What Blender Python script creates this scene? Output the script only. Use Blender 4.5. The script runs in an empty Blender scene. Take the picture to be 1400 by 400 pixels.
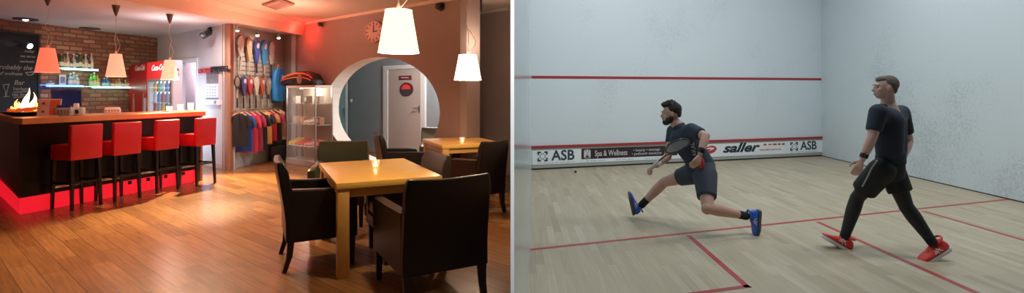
import bpy, bmesh, math, random
from mathutils import Vector, Matrix, Quaternion
random.seed(7)
PI = math.pi
SC = bpy.context.scene
COL = SC.collection
F = 700.0; CZ = 1.45; HY = 127.0

# ------------------------------------------------------------------ measuring
def P(px, py, d):
    return Vector(((px-700)/F*d, d, CZ-(py-HY)/F*d))
def G(px, py, z=0.0):
    d = (CZ-z)*F/(py-HY)
    return Vector(((px-700)/F*d, d, z))
class Plane:
    """vertical plane: origin o, unit horizontal direction d, normal n towards the viewer"""
    def __init__(s, a, b):
        s.o = Vector((a[0], a[1], 0)); v = Vector((b[0]-a[0], b[1]-a[1], 0))
        s.len = v.length; s.d = v.normalized()
        n = Vector((s.d.y, -s.d.x, 0))
        if n.dot(-s.o) < 0: n = -n
        s.n = n
        s.ang = math.atan2(s.d.y, s.d.x)
    def u(s, px, off=0.0):
        k = (px-700)/F; o = s.o + s.n*off
        return (k*o.y-o.x)/(s.d.x-k*s.d.y)
    def at(s, u, z=0, off=0): 
        p = s.o + s.d*u + s.n*off; return Vector((p.x, p.y, z))
    def w(s, px, py, off=0.0):
        p = s.at(s.u(px, off), 0, off); p.z = CZ-(py-HY)/F*p.y; return p

# ------------------------------------------------------------------ materials
def mat(name, col, rough=.6, metal=0, emit=None, es=0, var=0, vs=20, bump=0, bs=60, trans=0, alpha=1, coat=0, spec=.5, sss=0):
    m = bpy.data.materials.new(name); m.use_nodes = True
    nt = m.node_tree; b = nt.nodes['Principled BSDF']
    b.inputs['Base Color'].default_value = (*col, 1); b.inputs['Roughness'].default_value = rough
    b.inputs['Metallic'].default_value = metal
    b.inputs['Specular IOR Level'].default_value = spec
    b.inputs['Coat Weight'].default_value = coat
    if trans: b.inputs['Transmission Weight'].default_value = trans
    if alpha < 1: b.inputs['Alpha'].default_value = alpha
    if emit: b.inputs['Emission Color'].default_value = (*emit, 1); b.inputs['Emission Strength'].default_value = es
    if var or bump:
        tc = nt.nodes.new('ShaderNodeTexCoord'); nz = nt.nodes.new('ShaderNodeTexNoise')
        nz.inputs['Scale'].default_value = vs; nz.inputs['Detail'].default_value = 5
        nt.links.new(tc.outputs['Object'], nz.inputs['Vector'])
        if var:
            mx = nt.nodes.new('ShaderNodeMix'); mx.data_type = 'RGBA'
            mx.inputs[6].default_value = (*[max(0, c*(1-var)) for c in col], 1)
            mx.inputs[7].default_value = (*[min(1, c*(1+var)) for c in col], 1)
            nt.links.new(nz.outputs['Fac'], mx.inputs[0]); nt.links.new(mx.outputs[2], b.inputs['Base Color'])
        if bump:
            n2 = nt.nodes.new('ShaderNodeTexNoise'); n2.inputs['Scale'].default_value = bs
            nt.links.new(tc.outputs['Object'], n2.inputs['Vector'])
            bp = nt.nodes.new('ShaderNodeBump'); bp.inputs['Strength'].default_value = bump; bp.inputs['Distance'].default_value = .01
            nt.links.new(n2.outputs['Fac'], bp.inputs['Height']); nt.links.new(bp.outputs['Normal'], b.inputs['Normal'])
    return m

def plank_mat(name, cols, rot, bw, rh, rough, mortar=(.05,.03,.02), msize=.004, grain=.35, bump=.1, spec=.5):
    m = bpy.data.materials.new(name); m.use_nodes = True; nt = m.node_tree; L = nt.links; b = nt.nodes['Principled BSDF']
    g = nt.nodes.new('ShaderNodeNewGeometry'); mp = nt.nodes.new('ShaderNodeMapping')
    mp.inputs['Rotation'].default_value = (0, 0, -rot); L.new(g.outputs['Position'], mp.inputs['Vector'])
    br = nt.nodes.new('ShaderNodeTexBrick'); br.offset = .37; br.inputs['Scale'].default_value = 1
    br.inputs['Brick Width'].default_value = bw; br.inputs['Row Height'].default_value = rh
    br.inputs['Mortar Size'].default_value = msize; br.inputs['Mortar'].default_value = (.5, .5, .5, 1)
    br.inputs['Color1'].default_value = (0, 0, 0, 1); br.inputs['Color2'].default_value = (1, 1, 1, 1); br.inputs['Bias'].default_value = 0
    L.new(mp.outputs[0], br.inputs['Vector'])
    cr = nt.nodes.new('ShaderNodeValToRGB'); cr.color_ramp.elements[0].color = (*cols[0], 1); cr.color_ramp.elements[1].color = (*cols[-1], 1)
    for i, c in enumerate(cols[1:-1]):
        e = cr.color_ramp.elements.new((i+1)/(len(cols)-1)); e.color = (*c, 1)
    L.new(br.outputs['Color'], cr.inputs[0])
    mp2 = nt.nodes.new('ShaderNodeMapping'); mp2.inputs['Scale'].default_value = (1.5, 28, 1); L.new(mp.outputs[0], mp2.inputs['Vector'])
    nz = nt.nodes.new('ShaderNodeTexNoise'); nz.inputs['Scale'].default_value = 1.6; nz.inputs['Detail'].default_value = 6; L.new(mp2.outputs[0], nz.inputs['Vector'])
    r2 = nt.nodes.new('ShaderNodeMapRange'); r2.inputs['From Min'].default_value = .3; r2.inputs['From Max'].default_value = .7
    r2.inputs['To Min'].default_value = 1-grain; r2.inputs['To Max'].default_value = 1+grain*.4
    L.new(nz.outputs['Fac'], r2.inputs['Value'])
    mx = nt.nodes.new('ShaderNodeMix'); mx.data_type = 'RGBA'; mx.blend_type = 'MULTIPLY'; mx.inputs[0].default_value = 1
    L.new(cr.outputs[0], mx.inputs[6]); L.new(r2.outputs[0], mx.inputs[7])
    mo = nt.nodes.new('ShaderNodeMix'); mo.data_type = 'RGBA'; mo.inputs[7].default_value = (*mortar, 1)
    L.new(br.outputs['Fac'], mo.inputs[0]); L.new(mx.outputs[2], mo.inputs[6]); L.new(mo.outputs[2], b.inputs['Base Color'])
    b.inputs['Roughness'].default_value = rough; b.inputs['Specular IOR Level'].default_value = spec
    bp = nt.nodes.new('ShaderNodeBump'); bp.inputs['Strength'].default_value = bump; bp.inputs['Distance'].default_value = .004
    L.new(nz.outputs['Fac'], bp.inputs['Height']); L.new(bp.outputs['Normal'], b.inputs['Normal'])
    return m

def brick_mat(name):
    m = bpy.data.materials.new(name); m.use_nodes = True; nt = m.node_tree; L = nt.links; b = nt.nodes['Principled BSDF']
    uv = nt.nodes.new('ShaderNodeUVMap'); br = nt.nodes.new('ShaderNodeTexBrick'); br.inputs['Scale'].default_value = 1
    br.inputs['Brick Width'].default_value = .26; br.inputs['Row Height'].default_value = .085; br.inputs['Mortar Size'].default_value = .011
    br.inputs['Mortar Smooth'].default_value = .3; br.inputs['Color1'].default_value = (0, 0, 0, 1); br.inputs['Color2'].default_value = (1, 1, 1, 1)
    br.inputs['Mortar'].default_value = (.5, .5, .5, 1)
    nz0 = nt.nodes.new('ShaderNodeTexNoise'); nz0.inputs['Scale'].default_value = 9
    L.new(uv.outputs[0], nz0.inputs['Vector'])
    ad = nt.nodes.new('ShaderNodeMix'); ad.data_type = 'RGBA'; ad.blend_type = 'LINEAR_LIGHT'; ad.inputs[0].default_value = .012
    L.new(uv.outputs[0], ad.inputs[6]); L.new(nz0.outputs['Color'], ad.inputs[7]); L.new(ad.outputs[2], br.inputs['Vector'])
    cr = nt.nodes.new('ShaderNodeValToRGB'); e = cr.color_ramp.elements
    e[0].color = (.17, .06, .035, 1); e[1].color = (.42, .22, .13, 1)
    for p, c in ((.3, (.26, .09, .05)), (.55, (.34, .14, .075)), (.8, (.22, .10, .06))):
        x = e.new(p); x.color = (*c, 1)
    L.new(br.outputs['Color'], cr.inputs[0])
    nz = nt.nodes.new('ShaderNodeTexNoise'); nz.inputs['Scale'].default_value = 30; nz.inputs['Detail'].default_value = 6; L.new(uv.outputs[0], nz.inputs['Vector'])
    r2 = nt.nodes.new('ShaderNodeMapRange'); r2.inputs['To Min'].default_value = .45; r2.inputs['To Max'].default_value = 1.5; L.new(nz.outputs['Fac'], r2.inputs['Value'])
    mx = nt.nodes.new('ShaderNodeMix'); mx.data_type = 'RGBA'; mx.blend_type = 'MULTIPLY'; mx.inputs[0].default_value = 1
    L.new(cr.outputs[0], mx.inputs[6]); L.new(r2.outputs[0], mx.inputs[7])
    mo = nt.nodes.new('ShaderNodeMix'); mo.data_type = 'RGBA'; mo.inputs[7].default_value = (.10, .065, .05, 1)
    L.new(br.outputs['Fac'], mo.inputs[0]); L.new(mx.outputs[2], mo.inputs[6]); L.new(mo.outputs[2], b.inputs['Base Color'])
    b.inputs['Roughness'].default_value = .85
    iv = nt.nodes.new('ShaderNodeMath'); iv.operation = 'SUBTRACT'; iv.inputs[0].default_value = 1; L.new(br.outputs['Fac'], iv.inputs[1])
    bp = nt.nodes.new('ShaderNodeBump'); bp.inputs['Strength'].default_value = .8; bp.inputs['Distance'].default_value = .02
    L.new(iv.outputs[0], bp.inputs['Height']); L.new(bp.outputs['Normal'], b.inputs['Normal'])
    return m

def court_wall_mat(name, base, dark, scale, amount, rough, marks=True):
    m = bpy.data.materials.new(name); m.use_nodes = True; nt = m.node_tree; L = nt.links; b = nt.nodes['Principled BSDF']
    g = nt.nodes.new('ShaderNodeNewGeometry')
    n1 = nt.nodes.new('ShaderNodeTexNoise'); n1.inputs['Scale'].default_value = scale; n1.inputs['Detail'].default_value = 6; n1.inputs['Roughness'].default_value = .7
    n2 = nt.nodes.new('ShaderNodeTexNoise'); n2.inputs['Scale'].default_value = .8; n2.inputs['Detail'].default_value = 3
    for n in (n1, n2): L.new(g.outputs['Position'], n.inputs['Vector'])
    mu = nt.nodes.new('ShaderNodeMath'); mu.operation = 'MULTIPLY'; L.new(n1.outputs['Fac'], mu.inputs[0]); L.new(n2.outputs['Fac'], mu.inputs[1])
    r = nt.nodes.new('ShaderNodeMapRange'); r.inputs['From Min'].default_value = .28; r.inputs['From Max'].default_value = .42; r.inputs['To Max'].default_value = amount
    L.new(mu.outputs[0], r.inputs['Value'])
    mx = nt.nodes.new('ShaderNodeMix'); mx.data_type = 'RGBA'; mx.inputs[6].default_value = (*base, 1); mx.inputs[7].default_value = (*dark, 1)
    L.new(r.outputs[0], mx.inputs[0]); L.new(mx.outputs[2], b.inputs['Base Color'])
    b.inputs['Roughness'].default_value = rough
    return m

# ------------------------------------------------------------------ mesh helpers
def new(): return bmesh.new()
def prism(bm, pts, vec):
    """closed solid from polygon pts swept by vec"""
    vec = Vector(vec); a = [bm.verts.new(p) for p in pts]; b = [bm.verts.new(Vector(p)+vec) for p in pts]; n = len(pts)
    f = [bm.faces.new(a), bm.faces.new(b[::-1])]
    for i in range(n): f.append(bm.faces.new((a[i], b[i], b[(i+1) % n], a[(i+1) % n])))
    bmesh.ops.recalc_face_normals(bm, faces=f); return f
def box(bm, c, s, rz=0, bev=0, seg=2, M=None):
    r = bmesh.ops.create_cube(bm, size=1); v = r['verts']
    bmesh.ops.scale(bm, vec=s, verts=v)
    if bev:
        ed = list({e for q in v for e in q.link_edges})
        o = bmesh.ops.bevel(bm, geom=ed, offset=bev, segments=seg, affect='EDGES', profile=.5); v = list({q for f in o['faces'] for q in f.verts} | {q for q in v if q.is_valid})
        seen = set(v); st = list(v)
        while st:
            q = st.pop()
            for e in q.link_edges:
                w = e.other_vert(q)
                if w not in seen: seen.add(w); st.append(w)
        v = list(seen)
    T = Matrix.Translation(c) @ Matrix.Rotation(rz, 4, 'Z')
    if M is not None: T = T @ M
    bmesh.ops.transform(bm, matrix=T, verts=v); return v
def tube(bm, pts, r, seg=8, closed=False):
    pts = [Vector(p) for p in pts]; n = len(pts); rs = r if isinstance(r, (list, tuple)) else [r]*n
    rings = []; prev = None
    for i, p in enumerate(pts):
        if closed: t = pts[(i+1) % n]-pts[i-1]
        else: t = pts[min(i+1, n-1)]-pts[max(i-1, 0)]
        t.normalize()
        if prev is None: a = t.orthogonal().normalized()
        else:
            a = prev-t*prev.dot(t); a = a.normalized() if a.length > 1e-6 else t.orthogonal().normalized()
        prev = a; c = t.cross(a)
        rings.append([bm.verts.new(p+(a*math.cos(k*2*PI/seg)+c*math.sin(k*2*PI/seg))*rs[i]) for k in range(seg)])
    for i in range(n if closed else n-1):
        A, B = rings[i], rings[(i+1) % n]
        for k in range(seg): bm.faces.new((A[k], A[(k+1) % seg], B[(k+1) % seg], B[k]))
    if not closed: bm.faces.new(rings[0][::-1]); bm.faces.new(rings[-1])
def lathe(bm, prof, c=(0, 0, 0), seg=24, cap=True, sx=1, sy=1, M=None):
    c = Vector(c); rings = []
    for r, z in prof:
        ring = []
        for k in range(seg):
            q = Vector((r*math.cos(k*2*PI/seg)*sx, r*math.sin(k*2*PI/seg)*sy, z))
            if M is not None: q = M @ q
            ring.append(bm.verts.new(c+q))
        rings.append(ring)
    for i in range(len(rings)-1):
        A, B = rings[i], rings[i+1]
        for k in range(seg): bm.faces.new((A[k], A[(k+1) % seg], B[(k+1) % seg], B[k]))
    if cap: bm.faces.new(rings[0][::-1]); bm.faces.new(rings[-1])
def loft(bm, rings, cap=True):
    R = [[bm.verts.new(p) for p in r] for r in rings]; n = len(R[0])
    for i in range(len(R)-1):
        for k in range(n): bm.faces.new((R[i][k], R[i][(k+1) % n], R[i+1][(k+1) % n], R[i+1][k]))
    if cap: bm.faces.new(R[0][::-1]); bm.faces.new(R[-1])
def ell(bm, c, r, M=None, seg=16):
    o = bmesh.ops.create_uvsphere(bm, u_segments=seg, v_segments=max(6, seg*2//3), radius=1)
    T = Matrix.Translation(c) @ (M.to_4x4() if M is not None else Matrix()) @ Matrix.Diagonal((*r, 1))
    bmesh.ops.transform(bm, matrix=T, verts=o['verts']); return o['verts']

def obj(name, bm, m, parent=None, smooth=True, world=False):
    me = bpy.data.meshes.new(name)
    if isinstance(bm, bmesh.types.BMesh):
        bmesh.ops.recalc_face_normals(bm, faces=bm.faces)
        bm.to_mesh(me); bm.free()
    else: me = bm
    if smooth:
        me.polygons.foreach_set('use_smooth', [True]*len(me.polygons))
        try: me.set_sharp_from_angle(angle=math.radians(38))
        except Exception: pass
    if m is not None and not me.materials: me.materials.append(m)
    o = bpy.data.objects.new(name, me); COL.objects.link(o)
    if parent is not None:
        o.parent = parent
        if world: o.matrix_parent_inverse = MW[parent.name].inverted()
    return o
MW = {}
def thing(name, label, cat, loc=(0, 0, 0), rz=0, group=None):
    o = bpy.data.objects.new(name, None); COL.objects.link(o); o.empty_display_size = .1
    o.location = loc; o.rotation_euler = (0, 0, rz); o['label'] = label; o['category'] = cat
    if group: o['group'] = group
    MW[o.name] = Matrix.Translation(loc) @ Matrix.Rotation(rz, 4, 'Z'); return o
def tag(o, label, cat, group=None):
    o['label'] = label; o['category'] = cat
    if group: o['group'] = group
    return o
def struct(name, bm, m, parent=None, smooth=False):
    o = obj(name, bm, m, parent, smooth)
    if parent is None: o['kind'] = 'structure'
    return o
def center(o):
    """move a one-mesh thing's origin to the foot of its own shape"""
    me = o.data; vs = [v.co.copy() for v in me.vertices]
    c = Vector(((min(v.x for v in vs)+max(v.x for v in vs))/2, (min(v.y for v in vs)+max(v.y for v in vs))/2, min(v.z for v in vs)))
    me.transform(Matrix.Translation(-c)); o.location = c; return o
def dup(root, loc, rz, label, group=None):
    r = root.copy(); COL.objects.link(r); r.location = loc; r.rotation_euler = (0, 0, rz); r['label'] = label
    if group: r['group'] = group
    for ch in list(root.children):
        c = ch.copy(); COL.objects.link(c); c.parent = r
        for g in ch.children:
            d = g.copy(); COL.objects.link(d); d.parent = c
    return r
def text_mesh(s, size, M, shear=0, ext=.0015, bold=0, spacing=1.0):
    cu = bpy.data.curves.new('t', 'FONT'); cu.body = s; cu.size = size; cu.extrude = ext; cu.shear = shear; cu.offset = bold
    cu.space_character = spacing; cu.align_x = 'CENTER'; cu.align_y = 'CENTER'; cu.resolution_u = 3
    o = bpy.data.objects.new('t', cu); COL.objects.link(o)
    bpy.context.view_layer.update()
    me = bpy.data.meshes.new_from_object(o.evaluated_get(bpy.context.evaluated_depsgraph_get()))
    bpy.data.objects.remove(o); me.transform(M); me.materials.clear(); return me
def frame_matrix(pl, u, z, off, sx=1, sz=1):
    """text laid on a vertical plane, reading left to right as seen from the camera"""
    p = pl.at(u, z, off); d = pl.d if pl.d.x > 0 else -pl.d
    M = Matrix(((d.x*sx, 0, pl.n.x, p.x), (d.y*sx, 0, pl.n.y, p.y), (0, sz, 0, p.z), (0, 0, 0, 1)))
    return M
def join_meshes(meshes):
    bm = new()
    for me in meshes: bm.from_mesh(me); bpy.data.meshes.remove(me)
    return bm
def pbox(bm, pl, u0, u1, z0, z1, o0, o1):
    """box on a wall plane between offsets o0 and o1"""
    prism(bm, [pl.at(u0, z0, o0), pl.at(u1, z0, o0), pl.at(u1, z1, o0), pl.at(u0, z1, o0)], pl.n*(o1-o0))
def quad_wall(a, b, z0, z1, zb0=None, zb1=None, back=None, th=.1):
    """wall panel with thickness behind it, UV in metres on its face"""
    bm = new(); uvl = bm.loops.layers.uv.new('UVMap')
    pl = Plane(a, b); L = pl.len
    pbox(bm, pl, 0, L, z0, z1, 0, -th)
    for f in bm.faces:
        for lp in f.loops:
            q = lp.vert.co-pl.o; lp[uvl].uv = (q.dot(pl.d), lp.vert.co.z)
    return bm
PEOPLE = True
EXPO = 0.0
WORLD = .03
LE = [2, 3, 12, 36, 44]
LC = [(1,.35,.22), (1,.5,.34), (1,.75,.65), (1,.78,.5), (1,.8,.58)]
CHAIRS = [
 ('black leather armchair at the nearer table, its back turned to the viewer', 'black_leather', .62, .78, (-.628, 3.82), 119, {}),
 ('dark leather armchair seen from its side at the left of the nearer table', 'black_leather', .62, .56, (-1.71, 4.52), 27, {}),
 ('olive green leather armchair behind the nearer table, facing the viewer', 'green_leather', .58, .56, (-1.93, 5.75), -80, {}),
 ('brown leather armchair at the far side of the nearer table, beside the dark wall', 'brown_leather', .62, .56, (-.98, 4.68), 208, {}),
 ('dark leather armchair seen from its side, before the corridor door', 'black_leather', .58, .56, (-1.55, 7.15), 24, {}),
 ('dark green leather armchair behind the farther table, facing the viewer', 'green_leather', .58, .56, (-1.17, 8.15), -82, {}),
 ('black leather armchair at the farther table, partly hidden by the white divider end', 'black_leather', .44, .54, (-.42, 6.30), 135, {}),
]
def LIGHTS():
    for x in (2.2, 5.2):
        for y in (4.5, 8.0): area('court_luminaire', (x, y, 5.3), 1.6, 62, (.90,.965,1), sy=.5)
    spot('divider_fill', (-.02, .62, 2.25), (0, 1.4, 1.25), 70, (1,1,1), .85, .6, .02)  # added lamp, out of view, only to whiten the divider's end face
    q = ARCH.at(.45, 2.72, .30); point('fascia_red', tuple(q), 9, (1,.04,.03), .05)
    area('fascia_wash', (-4.25, 8.9, 2.35), 1.4, 17, (1,.36,.24), rot=(PI, 0, 0))
    area('cafe_ceiling_wash', (-3.0, 6.0, 2.1), 1.8, 36, (1,.58,.33), rot=(PI, 0, 0))
    area('bar_ceiling_wash', (-5.9, 8.9, 2.2), .6, 6, (1,.92,.97), rot=(PI, 0, 0))
    spot('floor_spot', (-5.3, 9.3, 2.7), (-4.7, 7.9, 0), 1900, (1,.74,.42), 1.05, .6, .04)
    spot('floor_spot_mid', (-4.3, 6.8, 2.9), (-3.5, 5.2, 0), 900, (1,.68,.42), 1.25, .9, .05)
    spot('shop_spot', (-4.6, 10.0, 2.65), (-5.3, 10.6, 1.3), 65, (1,.88,.72), 1.7, .8, .03)
    spot('pink_wall_spot', (-5.4, 8.5, 2.65), (-6.0, 10.1, 1.0), 165, (1,.88,.88), 1.6, .8, .04)
    point('storeroom_light', tuple(PINK.at(pd0-.9, 2.1, -.35)), 22, (1,.9,.95), .1)
    spot('brick_light', (-6.4, 8.4, 2.3), (-8.4, 10.8, 1.4), 160, (1,.78,.55), 1.5, .9, .1)
    spot('chalk_light', (-8.0, 8.3, 2.6), (-8.9, 8.9, 1.5), 5, (.9,1,.95), 1.5, .8, .03)
    point('cabinet_light', tuple(cab_c), 12, (1,.8,.6), .05)
    point('corridor_light', tuple(ARCH.at(uc+.7, 2.5, -.95)), 200, (.92,.97,1), .12)
    point('recess_fill', (-.42, 7.8, 2.2), 13, (1,.78,.6), .1)  # added fill for the recess wall the pendant's shade leaves dark
    spot('stool_fill', (-3.6, 5.9, 2.9), (-5.3, 7.4, .9), 90, (1,.75,.6), .8, .8, .05)  # added fill to brighten the red stools, no real fitting there
    point('arch_wall_light', (-3.6, 8.6, 2.5), 17, (1,.5,.4), .15)
# ================================================================== MATERIALS
M = {}
M['floor'] = plank_mat('laminate', [(.21,.088,.028),(.28,.125,.042),(.35,.165,.058),(.25,.105,.036)], 0, 1.1, .15, .27, mortar=(.13,.055,.022), msize=.0025, grain=.28, bump=.12)
M['court'] = plank_mat('maple', [(.42,.335,.22),(.52,.43,.30),(.475,.39,.26),(.57,.485,.35)], 0, .62, .075, .42, mortar=(.40,.31,.21), msize=.0012, grain=.10, bump=.03, spec=.4)
M['brick'] = brick_mat('brick')
M['cw'] = court_wall_mat('court_plaster', (.76,.83,.87), (.50,.55,.58), 26, .35, .6)
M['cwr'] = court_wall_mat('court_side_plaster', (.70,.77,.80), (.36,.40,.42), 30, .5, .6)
M['cwl'] = court_wall_mat('court_glossy_plaster', (.60,.70,.74), (.50,.57,.60), 26, .3, .16)
M['white'] = mat('white_paint', (.88,.88,.88), .6)
M['red_line'] = mat('red_line_paint', (.42,.035,.04), .45, var=.12, vs=3)
M['tin'] = mat('tin_grey', (.42,.44,.42), .5, var=.06)
M['black'] = mat('black_gap', (.01,.01,.01), .6)
M['pink'] = mat('pale_plaster', (.62,.57,.58), .8, var=.04, vs=3)
M['arch'] = mat('mauve_plaster', (.36,.265,.235), .8, var=.05, vs=4, bump=.05, bs=80)
M['jamb'] = mat('cream_plaster', (.80,.74,.66), .8, var=.03)
M['corr'] = mat('blue_grey_plaster', (.27,.30,.31), .8, var=.04, vs=3)
M['ceil'] = mat('ceiling_plaster', (.66,.62,.62), .85, var=.02)
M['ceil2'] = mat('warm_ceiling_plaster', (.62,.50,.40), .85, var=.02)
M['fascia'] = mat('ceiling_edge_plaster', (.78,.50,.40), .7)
M['wood_trim'] = mat('brown_trim', (.30,.15,.09), .5, var=.15, vs=12)
M['black_leather'] = mat('black_leather', (.011,.0075,.0065), .36, bump=.12, bs=160, spec=.45)
M['brown_leather'] = mat('brown_leather', (.040,.026,.022), .36, bump=.12, bs=160, spec=.5)
M['green_leather'] = mat('olive_leather', (.055,.060,.030), .34, bump=.12, bs=160, spec=.6)
M['dark_wood'] = mat('dark_wood', (.018,.010,.008), .35, var=.3, vs=30)
M['oak'] = mat('oak_top', (.90,.52,.12), .32, var=.10, vs=9, bump=.04, bs=60)
M['oak_dark'] = mat('oak_leg', (.70,.37,.10), .4, var=.12, vs=9)
M['bar_wood'] = mat('bar_top_wood', (.72,.29,.11), .3, var=.15, vs=8)
M['bar_black'] = mat('bar_front_black', (.007,.006,.006), .28, spec=.3)
M['stool_red'] = mat('red_leather', (.64,.018,.028), .34, bump=.06, bs=120, spec=.5)
M['stool_leg'] = mat('stool_leg_black', (.012,.010,.010), .3)
M['chrome'] = mat('chrome', (.6,.6,.6), .2, metal=1)
M['steel'] = mat('brushed_steel', (.45,.44,.43), .35, metal=1)
M['glow_red'] = mat('red_light_panel', (.5,.01,.015), .4, emit=(1,.012,.03), es=.75, var=.2, vs=6)
M['shade_red'] = mat('lamp_shade_salmon', (.75,.25,.2), .8, emit=(1,.17,.09), es=1.0)
M['shade_pale'] = mat('lamp_shade_peach', (.8,.45,.35), .8, emit=(1,.33,.2), es=1.25)
M['shade_white'] = mat('lamp_shade_white', (.85,.8,.7), .8, emit=(1,.82,.5), es=1.8)
M['lamp_in'] = mat('lamp_bulb', (1,1,1), .5, emit=(1,.85,.6), es=9)
M['cord'] = mat('lamp_cord', (.75,.72,.7), .4)
M['canopy'] = mat('lamp_canopy_brown', (.10,.07,.06), .5)
M['fridge_red'] = mat('cooler_red', (.55,.012,.018), .35)
M['wht'] = mat('white_plastic', (.8,.8,.8), .4)
M['wht_lit'] = mat('lit_white', (.8,.8,.8), .5, emit=(.75,.88,1), es=1.5)
M['glass'] = mat('thin_glass', (.9,.95,.95), .05, alpha=.12, spec=.8)
M['shelf_glow'] = mat('lit_shelf_edge_green', (.6,.9,.85), .3, emit=(.45,1,.85), es=1.6)
M['shelf_blue'] = mat('lit_shelf_edge_blue', (.3,.5,.95), .3, emit=(.12,.40,1), es=1.6)
M['strip_g'] = mat('strip_light_green', (.6,.9,.85), .3, emit=(.5,1,.85), es=5)
M['strip_b'] = mat('strip_light_blue', (.5,.7,.95), .3, emit=(.10,.35,1), es=3)
M['board'] = mat('chalkboard_black', (.008,.010,.010), .45, var=.3, vs=6, spec=.25)
M['chalk'] = mat('chalk', (.26,.26,.25), .9)
M['black_pl'] = mat('black_plastic', (.015,.015,.016), .4)
M['screen'] = mat('monitor_screen', (.01,.015,.05), .2, emit=(.02,.04,.2), es=.15)
M['slat'] = mat('slatwall_white', (.40,.39,.36), .6)
M['skin'] = mat('skin_light', (.60,.34,.26), .5, var=.08, vs=12, spec=.35)
M['skin2'] = mat('skin_pale', (.68,.42,.36), .5, var=.08, vs=12, spec=.35)
M['hair'] = mat('hair_dark', (.018,.013,.011), .7, bump=1, bs=90)
M['hair2'] = mat('hair_short_brown', (.17,.125,.105), .8, bump=.5, bs=150)
M['navy'] = mat('navy_jersey', (.016,.026,.045), .8, var=.25, vs=7, bump=.3, bs=14)
M['navy2'] = mat('navy_jersey_marl', (.028,.040,.062), .85, var=.35, vs=60, bump=.3, bs=12)
M['shorts_g'] = mat('slate_shorts', (.045,.055,.075), .8, var=.15, vs=8, bump=.3, bs=14)
M['shorts_b'] = mat('black_shorts', (.010,.011,.013), .8, var=.2, vs=8, bump=.3, bs=14)
M['legging'] = mat('black_legging', (.010,.010,.012), .6, var=.3, vs=9)
M['sock'] = mat('black_sock', (.012,.012,.016), .85)
M['shoe_blue'] = mat('blue_shoe', (.03,.14,.60), .5, var=.2, vs=40)
M['shoe_red'] = mat('red_shoe', (.85,.05,.035), .5, var=.15, vs=40)
M['sole_g'] = mat('gum_sole', (.10,.10,.10), .6)
M['sole_w'] = mat('white_sole', (.8,.8,.8), .5)
M['pinklace'] = mat('pink_lace', (.75,.08,.2), .6)
M['redcloth'] = mat('red_cloth', (.55,.03,.05), .7)
M['rk'] = mat('racket_frame', (.02,.025,.035), .35)
M['rk_str'] = mat('racket_strings', (.05,.06,.075), .6, alpha=.62)
def C(name, c, r=.6, **k):
    if name not in M: M[name] = mat(name, c, r, **k)
    return M[name]

# ================================================================== BUILDING SHELL
H1, H2 = 2.75, 2.96
A0 = Vector((-4.6, 11.15, 0)); AD = Vector((3.42, -2.83, 0)).normalized()
ARCH = Plane(A0, A0+AD)                      # long wall with the round opening, u=0 at the ceiling step
if ARCH.d.x < 0: ARCH.d = -ARCH.d
BRICK = Plane((-8.97, 8.97), (-8.40, 12.13))
PINK = Plane((-8.40, 12.13), (-5.34, 9.63))
SLAT = Plane((-5.34, 9.63), (-5.21, 11.66))
BAR0, BAR1 = G(27, 293), G(275, 246)
BARP = Plane(BAR0, BAR1)
FL, FR = G(727, 232), G(1123, 213)
FRONT = Plane(FL, FR)
SR = G(1400, 277)
RIGHT = Plane(FR, SR)

M['floor'].node_tree.nodes['Mapping'].inputs['Rotation'].default_value[2] = -ARCH.ang
M['court'].node_tree.nodes['Mapping'].inputs['Rotation'].default_value[2] = -(PI/2-.012)

def poly_floor(name, pts, m, z=0, th=-.15):
    bm = new(); prism(bm, [(p[0], p[1], z) for p in pts], (0, 0, th)); return struct(name, bm, m)
DX = -.0   # dividing line between both rooms
poly_floor('floor', [(-9.9, 1.2), (0, 1.2), (.02, 9.6), (.6, 16), (-9.9, 16)], M['floor'])
poly_floor('floor_court', [(0, 1.2), (9.5, 1.2), (9.5, 14), (.6, 14), (.02, 9.6)], M['court'])

# cafe walls
bm = quad_wall((-9.45, 6.3), (-8.40, 12.13), 0, H1+.3); wb = struct('wall_back', bm, M['brick'])
# pale wall with the bright doorway
pd0, pd1 = PINK.u(243), PINK.u(270)
PH = CZ+(127-85)/F*PINK.at(pd0).y
bm = new(); pbox(bm, PINK, 0, pd0, 0, H1+.3, 0, -.12); pbox(bm, PINK, pd1, PINK.len, 0, H1+.3, 0, -.12); pbox(bm, PINK, pd0, pd1, PH, H1+.3, 0, -.12)
struct('wall_left', bm, M['pink'])
bm = new()
for a, b in ((pd0-.03, pd0+.04), (pd1-.04, pd1+.03)): pbox(bm, PINK, a, b, 0, PH+.05, .02, -.14)
pbox(bm, PINK, pd0+.04, pd1-.04, PH-.02, PH+.05, .02, -.14)
struct('door_1', bm, mat('door_frame_white', (.75,.7,.72), .5))
bm = new(); pbox(bm, PINK, pd0-1.9, pd1+.6, 0, H1, -.75, -.85); pbox(bm, PINK, pd0-1.95, pd0-1.85, 0, H1, -.12, -.85); pbox(bm, PINK, pd1+.5, pd1+.6, 0, H1, -.12, -.75); struct('wall_storeroom', bm, mat('storeroom_plaster', (.74,.66,.72), .8))
bm = new(); pbox(bm, PINK, pd0-1.9, pd1+.6, H1-.02, H1+.1, -.12, -.85); struct('ceiling_storeroom', bm, M['ceil'])
# end pillar and slat wall
bm = new(); 
prism(bm, [(-5.34, 9.63, 0), PINK.at(PINK.len-.16, 0, 0), PINK.at(PINK.len-.16, 0, .04), (-5.33+.0, 9.58, 0), (-5.28, 9.60, 0), (-5.275, 9.70, 0)], (0, 0, H1)); struct('trim_1', bm, M['wood_trim'])
bm = quad_wall((-5.34, 9.64), (-5.21, 11.70), 0, H1+.3); struct('wall_shop', bm, M['slat'])
bm = new(); zb = .55
k = 0
while zb < 2.58:
    pbox(bm, SLAT, .14, SLAT.len-.02, zb, zb+.075, .0, .015); zb += .09
struct('trim_2', bm, M['slat'])

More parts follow.
